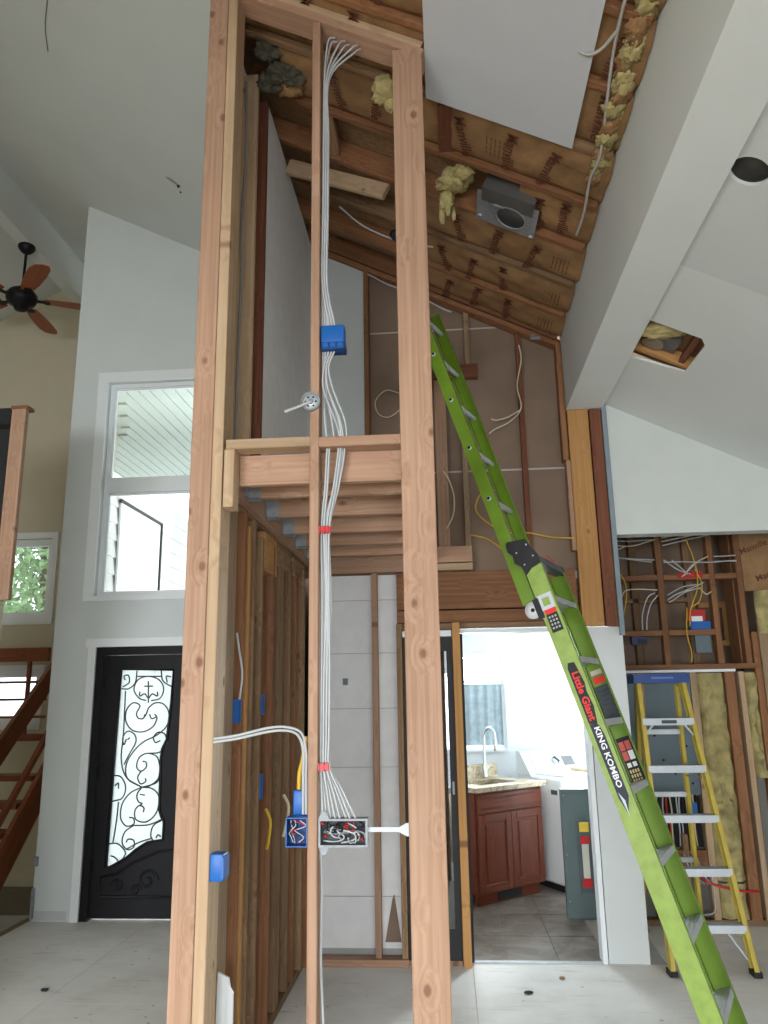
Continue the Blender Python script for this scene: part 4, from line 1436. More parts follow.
near = channel('lower_rail', -.052, 1, -.150, -.064, 1.335, 3.69, LIME)
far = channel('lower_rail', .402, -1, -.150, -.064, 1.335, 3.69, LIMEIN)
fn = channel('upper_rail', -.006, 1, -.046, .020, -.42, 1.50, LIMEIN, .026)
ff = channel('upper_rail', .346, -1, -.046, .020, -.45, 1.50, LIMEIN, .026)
for k in range(8):
    s = 1.51 + .3045 * k
    if s > 3.66:
        break
    mb = MB()
    mb.box((-.047, -.146, Z(s) - .004), (.397, -.068, Z(s)))
    mb.box((-.047, -.146, Z(s) - .030), (.397, -.142, Z(s) - .004))
    mb.box((-.047, -.072, Z(s) - .022), (.397, -.068, Z(s) - .004))
    for q in range(5):
        mb.box((-.047, -.140 + q * .015, Z(s)), (.397, -.136 + q * .015, Z(s) + .002))
    mb.build('step', ALU, lad, ML)
for k in range(-1, 5):
    s = .305 * k
    MB().tube([(-.004, -.012, Z(s)), (.344, -.012, Z(s))], .0145, 8).build('rung', ALU, lad, ML)
    MB().lathe([(.013, 0), (.013, .003), (.009, .004)], ML @ frame_M((-.007, -.012, Z(s)), (0, 0, 1), (0, 1, 0)) @ Matrix.Rotation(math.pi, 4, 'X'), 12).build('rung_ring', ALUW, lad)
    MB().lathe([(.008, 0), (.008, .0015)], ML @ frame_M((-.0125, -.012, Z(s)), (0, 0, 1), (0, 1, 0)), 10).build('rung_hole', BLACK, lad)
# locking bracket, guard, wheel
br_ = MB().prism([(-.020, 1.200), (-.030, 1.185), (-.120, 1.205), (-.153, 1.30), (-.153, 1.345), (-.10, 1.352), (-.066, 1.375), (-.056, 1.33), (-.030, 1.30), (-.035, 1.26), (-.018, 1.24)], lambda u, v, d: (d, u, Z(v)), -.062, -.053).build('lock_bracket', BLACKP, lad, ML)
for n_, s_ in ((-.058, 1.255), (-.118, 1.235), (-.13, 1.30), (-.075, 1.325)):
    MB().lathe([(.005, 0), (.005, .003)], ML @ frame_M((-.062, n_, Z(s_)), (0, 0, 1), (0, 1, 0)) @ Matrix.Rotation(math.pi, 4, 'X'), 8).build('rivet', ALUW, br_)
MB().prism([(-.150, 1.30), (-.10, 1.27), (-.075, 1.31), (-.150, 1.36)], lambda u, v, d: (d, u, Z(v)), .395, .412).build('lock_bracket', BLACKP, lad, ML)
MB().box((-.045, -.148, Z(1.34)), (.394, -.10, Z(1.30))).build('top_guard', plain('dark_grey_plastic', (.06, .065, .07), .5), lad, ML)
MB().prism([(-.149, 1.30), (-.11, 1.225), (-.105, 1.30)], lambda u, v, d: (d, u, Z(v)), .30, .392).build('red_guard', plain('faded_red_plastic', (.42, .12, .08), .5), lad, ML)
wl_ = MB().lathe([(.012, -.008), (.040, -.008), (.042, 0), (.040, .008), (.012, .008)], ML @ frame_M((-.045, -.030, Z(1.545)), (0, 0, 1), (0, 1, 0)), 22).build('wheel', plain('pale_grey_plastic', (.52, .54, .56), .5), lad)
MB().lathe([(.010, 0), (.010, .012)], ML @ frame_M((-.054, -.030, Z(1.545)), (0, 0, 1), (0, 1, 0)) @ Matrix.Rotation(math.pi, 4, 'X'), 10).build('axle', BLACKP, wl_)
MB().box((-.060, -.075, Z(1.60)), (-.040, -.045, Z(1.50))).build('wheel_arm', BLACKP, lad, ML)
# square frame plate on the near rail
MPL = ML @ frame_M((-.0545, -.107, Z(1.530)), (0, 0, -1), (0, -1, 0))
flat_shape('square_plate', [[(-.038, -.036), (.038, -.036), (.038, .036), (-.038, .036)], [(-.020, -.018), (.020, -.018), (.020, .018), (-.020, .018)]], .005, ALUW, near, MPL)


def near_M(n, s, x=-.0535):
    return ML @ frame_M((x, n, Z(s)), (0, 0, -1), (0, -1, 0))


# small warning label
lb = MB().box((-.045, -.028, 0), (.045, .028, .001)).build('warning_label', BLACKP, near, near_M(-.110, 1.637))
# brand labels
bk_ = MB().prism([(-.165, -.014), (-.140, -.024), (.118, -.024), (.135, .012), (.05, .027), (-.02, .021), (-.06, .027), (-.16, .016)], lambda u, v, d: (u, v, d), 0, .001).build('brand_backing', BLACKP, near, near_M(-.109, 2.00))
nv = MB().prism([(-.165, -.022), (.165, -.020), (.235, -.004), (.165, .026), (-.10, .026), (-.15, .018)], lambda u, v, d: (u, v, d), 0, .0009).build('brand_stripe', plain('navy_print', (.008, .012, .035), .5), near, near_M(-.108, 2.285))
t1 = text('brand_lettering', 'Little Giant', .046, REDPRINT, near, near_M(-.109, 1.995, -.0550), sx=1.08, offset=.0012)
t2 = text('brand_lettering', 'KING KOMBO', .035, WHITEPRINT, near, near_M(-.111, 2.275, -.0550), sx=1.22, offset=.0008)
MB().prism([(-.06, -.013), (.045, -.002), (-.02, .004)], lambda u, v, d: (u, v, d), 0, .001).build('brand_tip', ALUW, near, near_M(-.108, 2.485, -.0550))
MB().box((-.012, -.028, 0), (.012, .028, .0012)).build('red_label', REDPRINT, near, near_M(-.110, 1.580, -.0536))
mb = MB()
for q in range(4):
    for w_ in range(3):
        mb.box((-.034 + q * .018, -.020 + w_ * .015, .001), (-.024 + q * .018, -.011 + w_ * .015, .0016))
mb.build('label_marks', plain('grey_print', (.35, .36, .34), .6), lb, near_M(-.110, 1.637))


def far_M(n, s, x=.3955):
    return ML @ frame_M((x, n, Z(s)), (0, 0, -1), (0, -1, 0))


dl = MB().box((-.115, -.034, 0), (.115, .034, .0012)).build('capacity_label', BLACKP, far, far_M(-.107, 2.325))
for q in range(2):
    for w_ in range(2):
        MB().box((-.095 + q * .048, -.030 + w_ * .031, .001), (-.052 + q * .048, -.004 + w_ * .031, .002)).build('label_square', WHITEPRINT if (q == 1 and w_ == 1) else plain('pink_red_print', (.55, .09, .08), .5), dl, far_M(-.107, 2.325))
for q in range(2):
    MB().box((.008, -.026 + q * .028, .001), (.030, -.006 + q * .028, .002)).build('label_square', WHITEPRINT, dl, far_M(-.107, 2.325))
mb = MB()
for q in range(3):
    for w_ in range(4):
        mb.box((.042 + q * .022, -.026 + w_ * .013, .001), (.058 + q * .022, -.018 + w_ * .013, .002))
mb.build('label_marks', GOLDPRINT, dl, far_M(-.107, 2.325))
gb = MB()
for q in range(8):
    gb.box((-.10 + q * .025, -.034, 0), (-.078 + q * .025, .034, .010))
gb.box((-.10, -.030, 0), (.10, .030, .004))
gb.build('ribbed_grip', plain('slate_rubber', (.055, .065, .08), .7), far, far_M(-.107, 2.045))
MB().box((-.016, -.028, 0), (.016, .030, .0012)).build('red_label', REDPRINT, far, far_M(-.107, 1.915))
MB().box((-.012, -.028, 0), (.012, .030, .0012)).build('white_label', plain('off_white_print', (.55, .48, .42), .6), far, far_M(-.107, 1.875))
for w_ in (-.052, .370):
    MB().box((w_, -.155, -.022), (w_ + .034, -.058, .03)).build('foot', BLACKP, lad, ML)

# ================================================================== YELLOW STEP LADDER
sl_ = root('step_ladder', (1.52, 5.75, 0), 'yellow fibreglass step ladder with blue top standing before the alcove', 'ladder')
FT = {-1: ((1.285, 5.31), (1.320, 5.690)), 1: ((1.772, 5.31), (1.622, 5.690))}
RT = {-1: ((1.335, 6.20), (1.335, 5.79)), 1: ((1.735, 6.20), (1.610, 5.79))}


def rail(name, b, t, z1, w, d, sgn, mat):
    a, c = Vector((b[0], b[1], .012)), Vector((t[0], t[1], z1))
    u = (c - a)
    L = u.length
    M = frame_M(a, u, (1, 0, 0))
    mb = MB()
    mb.box((0, -w / 2, -d / 2), (L, -w / 2 + .004, d / 2)) if sgn < 0 else mb.box((0, w / 2 - .004, -d / 2), (L, w / 2, d / 2))
    mb.box((0, -w / 2, -d / 2), (L, w / 2, -d / 2 + .004))
    mb.box((0, -w / 2, d / 2 - .004), (L, w / 2, d / 2))
    return mb.build(name, mat, sl_, M)


for s in (-1, 1):
    rail('front_rail', *FT[s], 1.715, .030, .075, s, YLAD)
    rail('rear_rail', *RT[s], 1.70, .026, .050, s, YLAD)
    MB().box((FT[s][0][0] - .024, 5.265, 0), (FT[s][0][0] + .024, 5.36, .030)).build('foot', BLACKP, sl_)
    MB().box((RT[s][0][0] - .022, 6.165, 0), (RT[s][0][0] + .022, 6.235, .030)).build('foot', BLACKP, sl_)


def at(side, z):
    (bx, by), (tx, ty) = FT[side]
    k = z / 1.715
    return bx + (tx - bx) * k, by + (ty - by) * k


for i, z in enumerate((.27, .575, .88, 1.18, 1.48)):
    (xa, ya), (xb, yb) = at(-1, z), at(1, z)
    stp = MB()
    stp.box((xa - .005, ya - .048, z - .045), (xb + .005, ya - .044, z)).box((xa - .005, ya - .044, z - .004), (xb + .005, ya + .035, z)).box((xa - .005, ya + .031, z - .03), (xb + .005, ya + .035, z - .004))
    so = stp.build('step', ALUW, sl_)
    if i == 4:
        MB().box(((xa + xb) / 2 - .045, ya - .0492, z - .034), ((xa + xb) / 2 + .055, ya - .048, z - .012)).build('step_label', plain('dark_grey_print', (.06, .065, .07), .6), so)
    if i in (0, 4):
        for sd, xx in ((1, xa), (-1, xb)):
            if i == 4:
                MB().tube([(xx + sd * .07, ya - .04, z - .03), (xx + sd * .005, ya - .04, z - .11)], .008, 6).build('step_brace', ALUW, sl_)
            else:
                MB().tube([(xx + sd * .12, ya - .02, z - .02), (xx + sd * .005, ya - .03, z - .19)], .007, 6).build('step_brace', ALUW, sl_)
cp = MB()
cp.box((1.283, 5.635, 1.715), (1.660, 5.835, 1.775))
cp.box((1.283, 5.628, 1.735), (1.660, 5.635, 1.762))
cpo = cp.build('top_cap', BLUECAP, sl_)
MB().box((1.40, 5.626, 1.742), (1.55, 5.6285, 1.755)).build('cap_print', plain('faint_blue_print', (.10, .18, .45), .5), cpo)
for z in (1.38, .95, .5):
    k = z / 1.70
    y = 6.20 + (5.79 - 6.20) * k
    bd('rear_brace', (1.335 - .01, y - .012, z - .018), (1.735 + (1.61 - 1.735) * k + .01, y + .012, z + .018), ALU, sl_)
for s in (-1, 1):
    (xa, ya) = at(s, 1.1)
    MB().tube([(xa, ya + .02, 1.1), (RT[s][0][0] + (RT[s][1][0] - RT[s][0][0]) * .65, 6.20 - .41 * .65 - .01, 1.08)], .006, 5).build('spreader', ALU, sl_)

# ================================================================== ELECTRICAL ROUGH-IN (front frame)


def open_box(mb, lo, hi, t, face):
    """box open on one side; face = 'y-' or 'x+'"""
    (x0, y0, z0), (x1, y1, z1) = lo, hi
    if face == 'y-':
        mb.box((x0, y1 - t, z0), (x1, y1, z1))
        mb.box((x0, y0, z0), (x0 + t, y1 - t, z1)).box((x1 - t, y0, z0), (x1, y1 - t, z1))
        mb.box((x0 + t, y0, z0), (x1 - t, y1 - t, z0 + t)).box((x0 + t, y0, z1 - t), (x1 - t, y1 - t, z1))
    else:
        mb.box((x0, y0, z0), (x0 + t, y1, z1))
        mb.box((x0 + t, y0, z0), (x1, y0 + t, z1)).box((x0 + t, y1 - t, z0), (x1, y1, z1))
        mb.box((x0 + t, y0 + t, z0), (x1, y1 - t, z0 + t)).box((x0 + t, y0 + t, z1 - t), (x1, y1 - t, z1))
    return mb


def outlet_box(label, lo, hi, face, wires=4, seed=1):
    t = root('electrical_box', ((lo[0] + hi[0]) / 2, (lo[1] + hi[1]) / 2, lo[2]), label, 'electrical box', 'blue electrical boxes on the closet framing')
    open_box(MB(), lo, hi, .003, face).build('box_shell', BLUEBOX, t)
    rr = random.Random(seed)
    if face == 'y-':
        box('back_face', (lo[0] + .004, hi[1] - .006, lo[2] + .004), (hi[0] - .004, hi[1] - .0035, hi[2] - .004), BLUEDK, t)
    else:
        box('back_face', (lo[0] + .0035, lo[1] + .004, lo[2] + .004), (lo[0] + .006, hi[1] - .004, hi[2] - .004), BLUEDK, t)
    for q in range(wires):
        if face == 'y-':
            y = lo[1] + .012
            p = [(rr.uniform(lo[0] + .008, hi[0] - .008), y + rr.uniform(0, .02), lo[2] + .012 + (hi[2] - lo[2] - .024) * k / 4) for k in range(5)]
        else:
            x = hi[0] - .015
            p = [(x - rr.uniform(0, .02), rr.uniform(lo[1] + .008, hi[1] - .008), lo[2] + .012 + (hi[2] - lo[2] - .024) * k / 4) for k in range(5)]
        MB().tube(p, .0022, 5, smooth_path=4).build('wire', [CABLE, BLACKP, CABLE, REDP][q % 4], t)
    return t


lowb = root('electrical_box', (-.89, 3.14, .985), 'blue box low on the pale foreground stud', 'electrical box', 'blue electrical boxes on the closet framing')
rounded('box_shell', (-.917, 3.105, .985), (-.866, 3.175, 1.082), .004, BLUEBOX, lowb, Matrix(), 2)
box('nail_flange', (-.869, 3.098, .995), (-.862, 3.180, 1.072), BLUEBOX, lowb)
outlet_box('blue box on the closet side wall nearest the foreground, above the low one', (-1.02, 3.605, 1.545), (-.955, 3.655, 1.650), 'x+', 2, 4)
outlet_box('upper of two blue boxes on the middle old studs of the closet side wall', (-1.02, 4.102, 1.57), (-.962, 4.155, 1.675), 'x+', 2, 5)
outlet_box('lower of two blue boxes on the middle old studs of the closet side wall', (-1.02, 4.102, 1.157), (-.962, 4.155, 1.276), 'x+', 2, 6)
upb = root('electrical_box', (-.45, 3.15, 3.127), 'blue two gang box high on the middle stud above the cross plate', 'electrical box', 'blue electrical boxes on the closet framing')
rounded('box_shell', (-.503, 3.118, 3.160), (-.400, 3.185, 3.245), .006, BLUEBOX, upb, Matrix(), 2)
rounded('lower_flange', (-.500, 3.110, 3.127), (-.396, 3.185, 3.162), .004, BLUEDK, upb, Matrix(), 2)
for q in range(3):
    box('clamp_tab', (-.492 + q * .032, 3.106, 3.135), (-.470 + q * .032, 3.112, 3.155), BLUEBOX, upb)
b6 = outlet_box('blue box with wires left of the middle stud beside the metal gang box', (-.628, 3.105, 1.106), (-.547, 3.175, 1.210), 'y-', 6, 8)
b7 = root('electrical_box', (-.59, 3.21, 1.21), 'small blue box standing behind the wired box left of the middle stud', 'electrical box', 'blue electrical boxes on the closet framing')
rounded('box_shell', (-.618, 3.19, 1.205), (-.556, 3.25, 1.300), .006, BLUEBOX, b7, Matrix(), 2)

# metal four gang box
g4 = root('gang_box', (-.41, 3.14, 1.106), 'galvanised four gang box stuffed with wires right of the middle stud', 'electrical box')
open_box(MB(), (-.503, 3.112, 1.106), (-.320, 3.175, 1.203), .002, 'y-').build('box_shell', GALV, g4)
box('back_face', (-.50, 3.168, 1.108), (-.323, 3.172, 1.201), plain('box_inside', (.05, .055, .06), .6, .2), g4)
for z in (1.203, 1.106):
    sg = 1 if z > 1.15 else -1
    MB().prism([(-.505, z), (-.462, z), (-.476, z + sg * .026), (-.492, z + sg * .030)], lambda u, v, d: (u, d, v), 3.112, 3.115).build('mounting_ear', GALV, g4)
flat_shape('rim', [[(-.505, 1.104), (-.318, 1.104), (-.318, 1.205), (-.505, 1.205)], [(-.497, 1.112), (-.326, 1.112), (-.326, 1.197), (-.497, 1.197)]], .002, GALV, g4, frame_M((0, 3.111, 0), (1, 0, 0), (0, 0, 1)))
rr = random.Random(21)
for q in range(16):
    cx, cz_ = rr.uniform(-.47, -.355), rr.uniform(1.13, 1.18)
    a0 = rr.uniform(0, 6.28)
    rx, rz = rr.uniform(.012, .06), rr.uniform(.010, .028)
    pts = [(min(-.33, max(-.492, cx + rx * math.cos(a0 + k * .7))), 3.122 + .03 * rr.random(), min(1.192, max(1.116, cz_ + rz * math.sin(a0 + k * .7)))) for k in range(7)]
    MB().tube(pts, rr.choice((.0025, .003, .004)), 5, smooth_path=4).build('wire', [BLACKP, CABLE, BLACKP, CABLE, GALV, REDP][q % 6], g4)
for x, z in ((-.49, 1.188), (-.478, 1.142), (-.34, 1.132)):
    MB().lathe([(.007, 0), (.006, .014), (.003, .018)], Matrix.Translation((x, 3.13, z)) @ Matrix.Rotation(HP, 4, 'X'), 8).build('wire_nut', REDP, g4)
hb_ = root('hanger_bar', (-.25, 3.14, 1.16), 'pale telescoping metal hanger bar between the gang box and right post', 'bracket')
MB().box((-.320, 3.130, 1.155), (-.19, 3.136, 1.172)).box((-.320, 3.1355, 1.160), (-.172, 3.141, 1.168)).build('bar', ALUW, hb_)
MB().prism([(-.200, 1.155), (-.172, 1.140), (-.163, 1.140), (-.163, 1.187), (-.172, 1.187), (-.200, 1.172)], lambda u, v, d: (u, d, v), 3.126, 3.130).build('end_tab', ALUW, hb_)

# round fixture box on the middle stud with a stub of cable
rj = root('round_box', (-.53, 3.09, 2.86), 'round metal fixture box on the middle stud with a cable stub', 'electrical box')
MR = Matrix.Translation((-.540, 3.099, 2.878)) @ Matrix.Rotation(HP, 4, 'X')
MB().lathe([(.041, 0), (.041, .022), (.036, .022), (.036, .008), (.002, .008)], MR, 24).build('box_shell', GALV, rj)
MB().lathe([(.034, .009), (.034, .012)], MR, 24).build('back_face', plain('zinc_plate', (.58, .62, .64), .4, .3), rj)
for a in range(6):
    MB().lathe([(.0045, .012), (.0045, .0135)], MR @ Matrix.Translation((.022 * math.cos(a * 1.05), .022 * math.sin(a * 1.05), 0)), 8).build('screw_hole', BLACK, rj)
MB().lathe([(.012, .012), (.010, .020)], MR, 12).build('centre_stud', GALV, rj)
MB().tube([(-.545, 3.085, 2.875), (-.59, 3.06, 2.845), (-.640, 3.03, 2.815)], .0065, 7).build('cable_stub', CABLE, rj)

# cable bundle on the right side of the middle stud
rr = random.Random(5)
for q in range(6):
    dx, dy = .010 + .0105 * (q % 3), (q // 3) * .014
    x0 = -.507 + dx
    ends = [(-.445, 4.80), (-.395, 4.775), (-.335, 4.745), (-.435, 4.79), (-.375, 4.765), (-.32, 4.735)][q]
    pts = [(ends[0], 3.16 + dy, ends[1]), (ends[0] - .03, 3.14 + dy, ends[1] - .04), (x0 + .006, 3.135 + dy, 4.55)]
    for z in (4.2, 3.8, 3.5):
        pts.append((x0 + .004 * math.sin(z * 5), 3.13 + dy, z))
    if q < 3:
        pts += [(x0 + .01, 3.13 + dy, 3.36), (-.475 + q * .012, 3.14, 3.29), (-.470 + q * .012, 3.145, 3.248)]
        cable('nm_cable', pts, .0048, CABLE, ['first', 'second', 'third', 'fourth', 'fifth', 'sixth', 'seventh', 'eighth'][q] + ' cable from the left where white roof cables enter the upper blue box', group='roof cables on the middle stud')
    else:
        pts += [(x0, 3.13 + dy, 3.1), (x0 + .004, 3.13 + dy, 2.95), (x0 + .01 + .02 * (q - 3), 3.14, 2.80), (-.475 + .03 * (q - 3), 3.145, 2.70)]
        cable('nm_cable', pts, .0048, CABLE, ['first', 'second', 'third', 'fourth', 'fifth', 'sixth', 'seventh', 'eighth'][q - 3] + ' from the left of the white roof cables passing to the cross plate', group='long roof cables on the middle stud')
for q in range(3):
    pts = [(-.47 + q * .012, 3.135, 3.124), (-.49 + q * .01, 3.13, 3.05), (-.492 + .02 * q, 3.13, 2.95), (-.44 + .02 * q, 3.135, 2.80), (-.415 + .01 * q, 3.145, 2.70)]
    cable('nm_cable', pts, .0045, CABLE, ['first', 'second', 'third', 'fourth', 'fifth', 'sixth', 'seventh', 'eighth'][q] + ' from the left of the white cables looping below the upper blue box', group='cables between upper box and plate')
rr = random.Random(11)
for q in range(8):
    xs = [-.475, -.465, -.428, -.418, -.470, -.423, -.413, -.403][q]
    xe = [-.492, -.462, -.425, -.385, -.478, -.445, -.402, -.365][q]
    yy = 3.135 + .0105 * (q // 4)
    xm = -.500 + .0105 * (q % 4)
    pts = [(xs, yy, 2.70), (xs - .004, yy, 2.64), (xs * .55 + xm * .45, yy, 2.50), (xm, yy, 2.33), (xm + rr.uniform(-.002, .01), yy, 2.05), (xm + rr.uniform(-.002, .006), yy, 1.75), (xm, yy, 1.50), (xm, yy, 1.395), (xm * .5 + xe * .5, yy, 1.30), (xe, yy, 1.198)]
    cable('nm_cable', pts, .0046, CABLE, ['first', 'second', 'third', 'fourth', 'fifth', 'sixth', 'seventh', 'eighth'][q] + ' cable from the left where the white bundle enters the gang box', group='bundle of cables into the gang box')
cable('nm_cable', [(-.50, 3.14, 1.10), (-.497, 3.15, .95), (-.50, 3.15, .7), (-.487, 3.15, .4), (-.49, 3.15, .1), (-.488, 3.155, .01)], .0055, CABLE, 'single white cable hanging below the gang box along the middle stud')
for i, (z, w_) in enumerate(((2.325, .060), (1.392, .055))):
    t = MB().box((-.518, 3.112, z - .010), (-.518 + w_, 3.122, z + .010))
    for q in range(3):
        t.box((-.512 + q * .018, 3.108, z - .015), (-.502 + q * .018, 3.165, z + .015))
    tag(t.build('cable_stacker', REDP), ['red cable stacker holding the bundle just under the closet joists', 'red cable stacker holding the bundle just above the gang box'][i], 'cable clip')
for q in range(2):
    cable('nm_cable', [(-.912, 3.088, 1.490 + q * .012), (-.82, 3.088, 1.502 + q * .012), (-.70, 3.10, 1.526 + q * .014), (-.63, 3.12, 1.528 + q * .013), (-.590 + .012 * q, 3.14, 1.508 + .010 * q), (-.572 + .012 * q, 3.15, 1.45), (-.572 + .012 * q, 3.155, 1.36), (-.572 + .012 * q, 3.16, 1.215)], .0055, CABLE,
          ['lower', 'upper'][q] + ' of two white cables curving left from the middle stud to the pale stud', group='pair of loose cables beside the middle stud')
cable('yellow_cable', [(-.60, 3.22, 1.30), (-.598, 3.22, 1.36), (-.585, 3.225, 1.42), (-.575, 3.23, 1.50)], .010, YCABLE, 'short thick yellow cable rising from the small blue box')
cable('nm_cable', [(-.955, 3.62, 1.65), (-.945, 3.62, 1.76), (-.955, 3.60, 1.86), (-.965, 3.58, 1.95)], .006, CABLE, 'white cable dropping into the blue box on the nearest side wall stud')
cable('grey_cable', [(-.93, 3.34, 4.75), (-.925, 3.35, 4.3), (-.935, 3.34, 3.9), (-.925, 3.33, 3.6), (-.93, 3.33, 3.2), (-.928, 3.33, 2.75)], .008, plain('grey_jacket', (.16, .15, .14), .6), 'old grey cable running up the left closet studs')
cable('yellow_cable', [(-.955, 4.20, 1.10), (-.93, 4.20, 1.04), (-.94, 4.22, .96), (-.955, 4.24, .90)], .009, YCABLE, 'yellow cable loop on the old studs under the lower blue box')
cable('cream_cable', [(-.95, 4.62, 1.12), (-.92, 4.62, 1.06), (-.925, 4.60, .98), (-.945, 4.60, .90)], .010, CREAMC, 'cream cable curl between the old studs of the closet side wall')
# white scrap at the foot of the side wall
ws_ = root('white_trim_scrap', (-.94, 3.40, 0), 'broken piece of white moulding leaning at the foot of the side studs', 'scrap')
MB().prism([(-.955, 0), (-.90, 0), (-.885, .50), (-.90, .58), (-.945, .60), (-.948, .40)], lambda u, v, d: (u, d, v), 3.36, 3.372).build('board', TRIM, ws_)
MB().prism([(-.915, 0), (-.875, 0), (-.878, .53), (-.898, .56)], lambda u, v, d: (u, d, v), 3.345, 3.360).build('edge_strip', TRIM, ws_)

# ================================================================== ROOF BAY FITTINGS
can = root('recessed_light_housing', (.44, 4.10, cz(.44)), 'dusty metal recessed light housing hanging in the opened roof bay', 'light housing')
MX = frame_M((.44, 4.12, cz(.44) - .006), (CX, 0, -CZ), (0, 1, 0))
flat_shape('mounting_plate', [[(-.19, -.13), (.19, -.13), (.19, .15), (-.19, .15)], [(.03 + .088 * math.cos(i * .3142), .02 + .088 * math.sin(i * .3142)) for i in range(20)]], .004, GALV, can, MX)
MB().lathe([(.090, -.006), (.090, .13), (.086, .13), (.086, .0)], MX @ Matrix.Translation((.03, .02, 0)), 24).build('can', plain('dull_can_metal', (.12, .12, .12), .4, .7), can)
MB().lathe([(.085, .11), (.085, .128)], MX @ Matrix.Translation((.03, .02, 0)), 20).build('can_top', SHADOWBOX, can)
MB().tube([(.03 + .095 * math.cos(i * .3142), .02 + .095 * math.sin(i * .3142), -.006) for i in range(20)], .008, 6, close=True).build('trim_ring', GALV, can, MX)
boxl(MX, 'driver_box', (-.16, -.18, -.01), (.16, -.06, .12), plain('dusty_steel', (.16, .155, .15), .5, .5), can)
MB().tube([(-.02, -.07, -.02), (-.06, -.10, -.04), (-.10, -.06, -.02)], .008, 6, smooth_path=4).build('conduit', GALV, can, MX)
for x, y in ((-.165, .10), (.17, .13)):
    MB().lathe([(.014, -.010), (.012, 0)], MX @ Matrix.Translation((x, y, 0)), 8).build('lug', ALUW, can)
tf = root('fibreglass_tuft', (.08, 4.2, cz(.1)), 'yellow fibreglass tuft hanging down beside the light housing', 'insulation')


def lump(name, c, r, seed, mat, parent, sx=1, sy=1, sz=1, amp=.45):
    b = bmesh.new()
    bmesh.ops.create_icosphere(b, subdivisions=4 if r < .5 else 2, radius=1)
    for v in b.verts:
        n = v.co.normalized()
        d = 1 + amp * .55 * noise.noise(n * 1.6 + Vector((seed, 0, 0))) + amp * .35 * noise.noise(n * 4.5 + Vector((0, seed, 0))) + amp * .3 * noise.noise(n * 11 + Vector((0, 0, seed)))
        v.co = Vector((n.x * sx, n.y * sy, n.z * sz)) * r * d
    me = bpy.data.meshes.new(name)
    b.to_mesh(me)
    b.free()
    for p in me.polygons:
        p.use_smooth = True
    return link(name, me, mat, parent, Matrix.Translation(c))


lump('tuft', (.14, 4.02, cz(.14) + .01), .075, 2, YFIB, tf, 1.2, 1.5, .5, .9)
lump('tuft', (.19, 3.93, cz(.19) + .02), .05, 7, YFIB, tf, 1.0, 1.0, .5, .9)
lump('tuft', (.09, 4.10, cz(.09) - .07), .042, 4, YFIB, tf, .8, .8, 2.1, .9)
lump('tuft', (.06, 4.14, cz(.06) - .15), .030, 6, YFIB, tf, .6, .7, 2.6)
lump('tuft', (.13, 4.14, cz(.10) - .14), .022, 9, YFIB, tf, .6, .7, 2.2)
tf2 = root('fibreglass_tuft', (-.24, 3.28, cz(-.2)), 'yellow fibreglass tuft poking out behind the sloped top plate', 'insulation')
lump('tuft', (-.22, 3.42, cz(-.22) - .04), .07, 12, YFIB, tf2, 1.0, 1.0, 1.0)
lump('tuft', (-.19, 3.44, cz(-.19) - .09), .045, 15, YFIB, tf2, .8, .8, 1.2)
for i in range(22):
    y = 2.30 + i * .062
    lump('insulation_edge', (.865 - .025 * R.random(), y, cz(.865) + .030 + .015 * R.random()), .050, 20 + i, YFIB if i % 3 else KRAFT, orf, .9, 1.3, .45, .9)
DKF = plain('dark_fibreglass', (.09, .085, .06), .95, var=.4, scale=20)  # much darker, blotchy version of the fibreglass colour
for i, (x, y, dz) in enumerate(((-.86, 3.50, 0.02), (-.82, 3.60, -.02), (-.78, 3.70, 0), (-.88, 3.66, -.05), (-.74, 3.62, .02))):
    lump('insulation_edge', (x, y, cz(x) + dz), .06, 40 + i, DKF if i != 2 else KRAFT, orf, 1.1, 1, .8, .8)
cable('grey_cable', [(.78, 2.3, cz(.78) + .01), (.77, 2.56, cz(.77) - .006), (.78, 2.79, cz(.78) + .012), (.80, 3.05, cz(.8) - .008), (.825, 3.25, cz(.82) + .008), (.83, 3.42, cz(.83) - .012), (.82, 3.6, cz(.82) + .0), (.83, 3.84, cz(.83) - .012), (.83, 4.1, cz(.83) + .008)], .0075, plain('pale_grey_jacket', (.50, .49, .46), .5), 'pale grey cable strung across the rafters beside the white beam')
cable('grey_cable', [(.775, 2.68, cz(.77) + .0), (.73, 2.78, cz(.73) - .012), (.68, 2.83, cz(.68) - .016), (.62, 2.85, cz(.62) + .02)], .007, plain('pale_grey_jacket', (.50, .49, .46), .5), 'short pale cable branching behind the hanging drywall sheet')
cable('nm_cable', [(-.50, 5.33, 4.78), (-.35, 5.32, 4.68), (-.15, 5.34, 4.60), (.05, 5.34, 4.47), (.12, 5.35, 4.44)], .006, CABLE, 'white cable along the top of the back wall above the brown boards')
cable('nm_cable', [(-.62, 4.62, 4.88), (-.45, 4.66, 4.74), (-.20, 4.68, 4.62), (0.0, 4.66, 4.56)], .006, CABLE, 'thin pale cable sagging under the dark rafters right of the middle stud')
jb = lump('hanging_connector', (-.24, 4.62, 4.64), .04, 33, BLACKP, None, 1, 1, .9, .3)
tag(jb, 'black connector lump hanging on the sagging cable under the dark rafters', 'connector')
bx_ = root('metal_bracket', (.72, 5.40, 4.2), 'small shiny metal bracket at the top of the back wall', 'bracket')
box('plate', (.70, 5.405, 4.215), (.77, 5.419, 4.235), GALV, bx_)
box('tab', (.70, 5.385, 4.235), (.73, 5.419, 4.24), GALV, bx_)

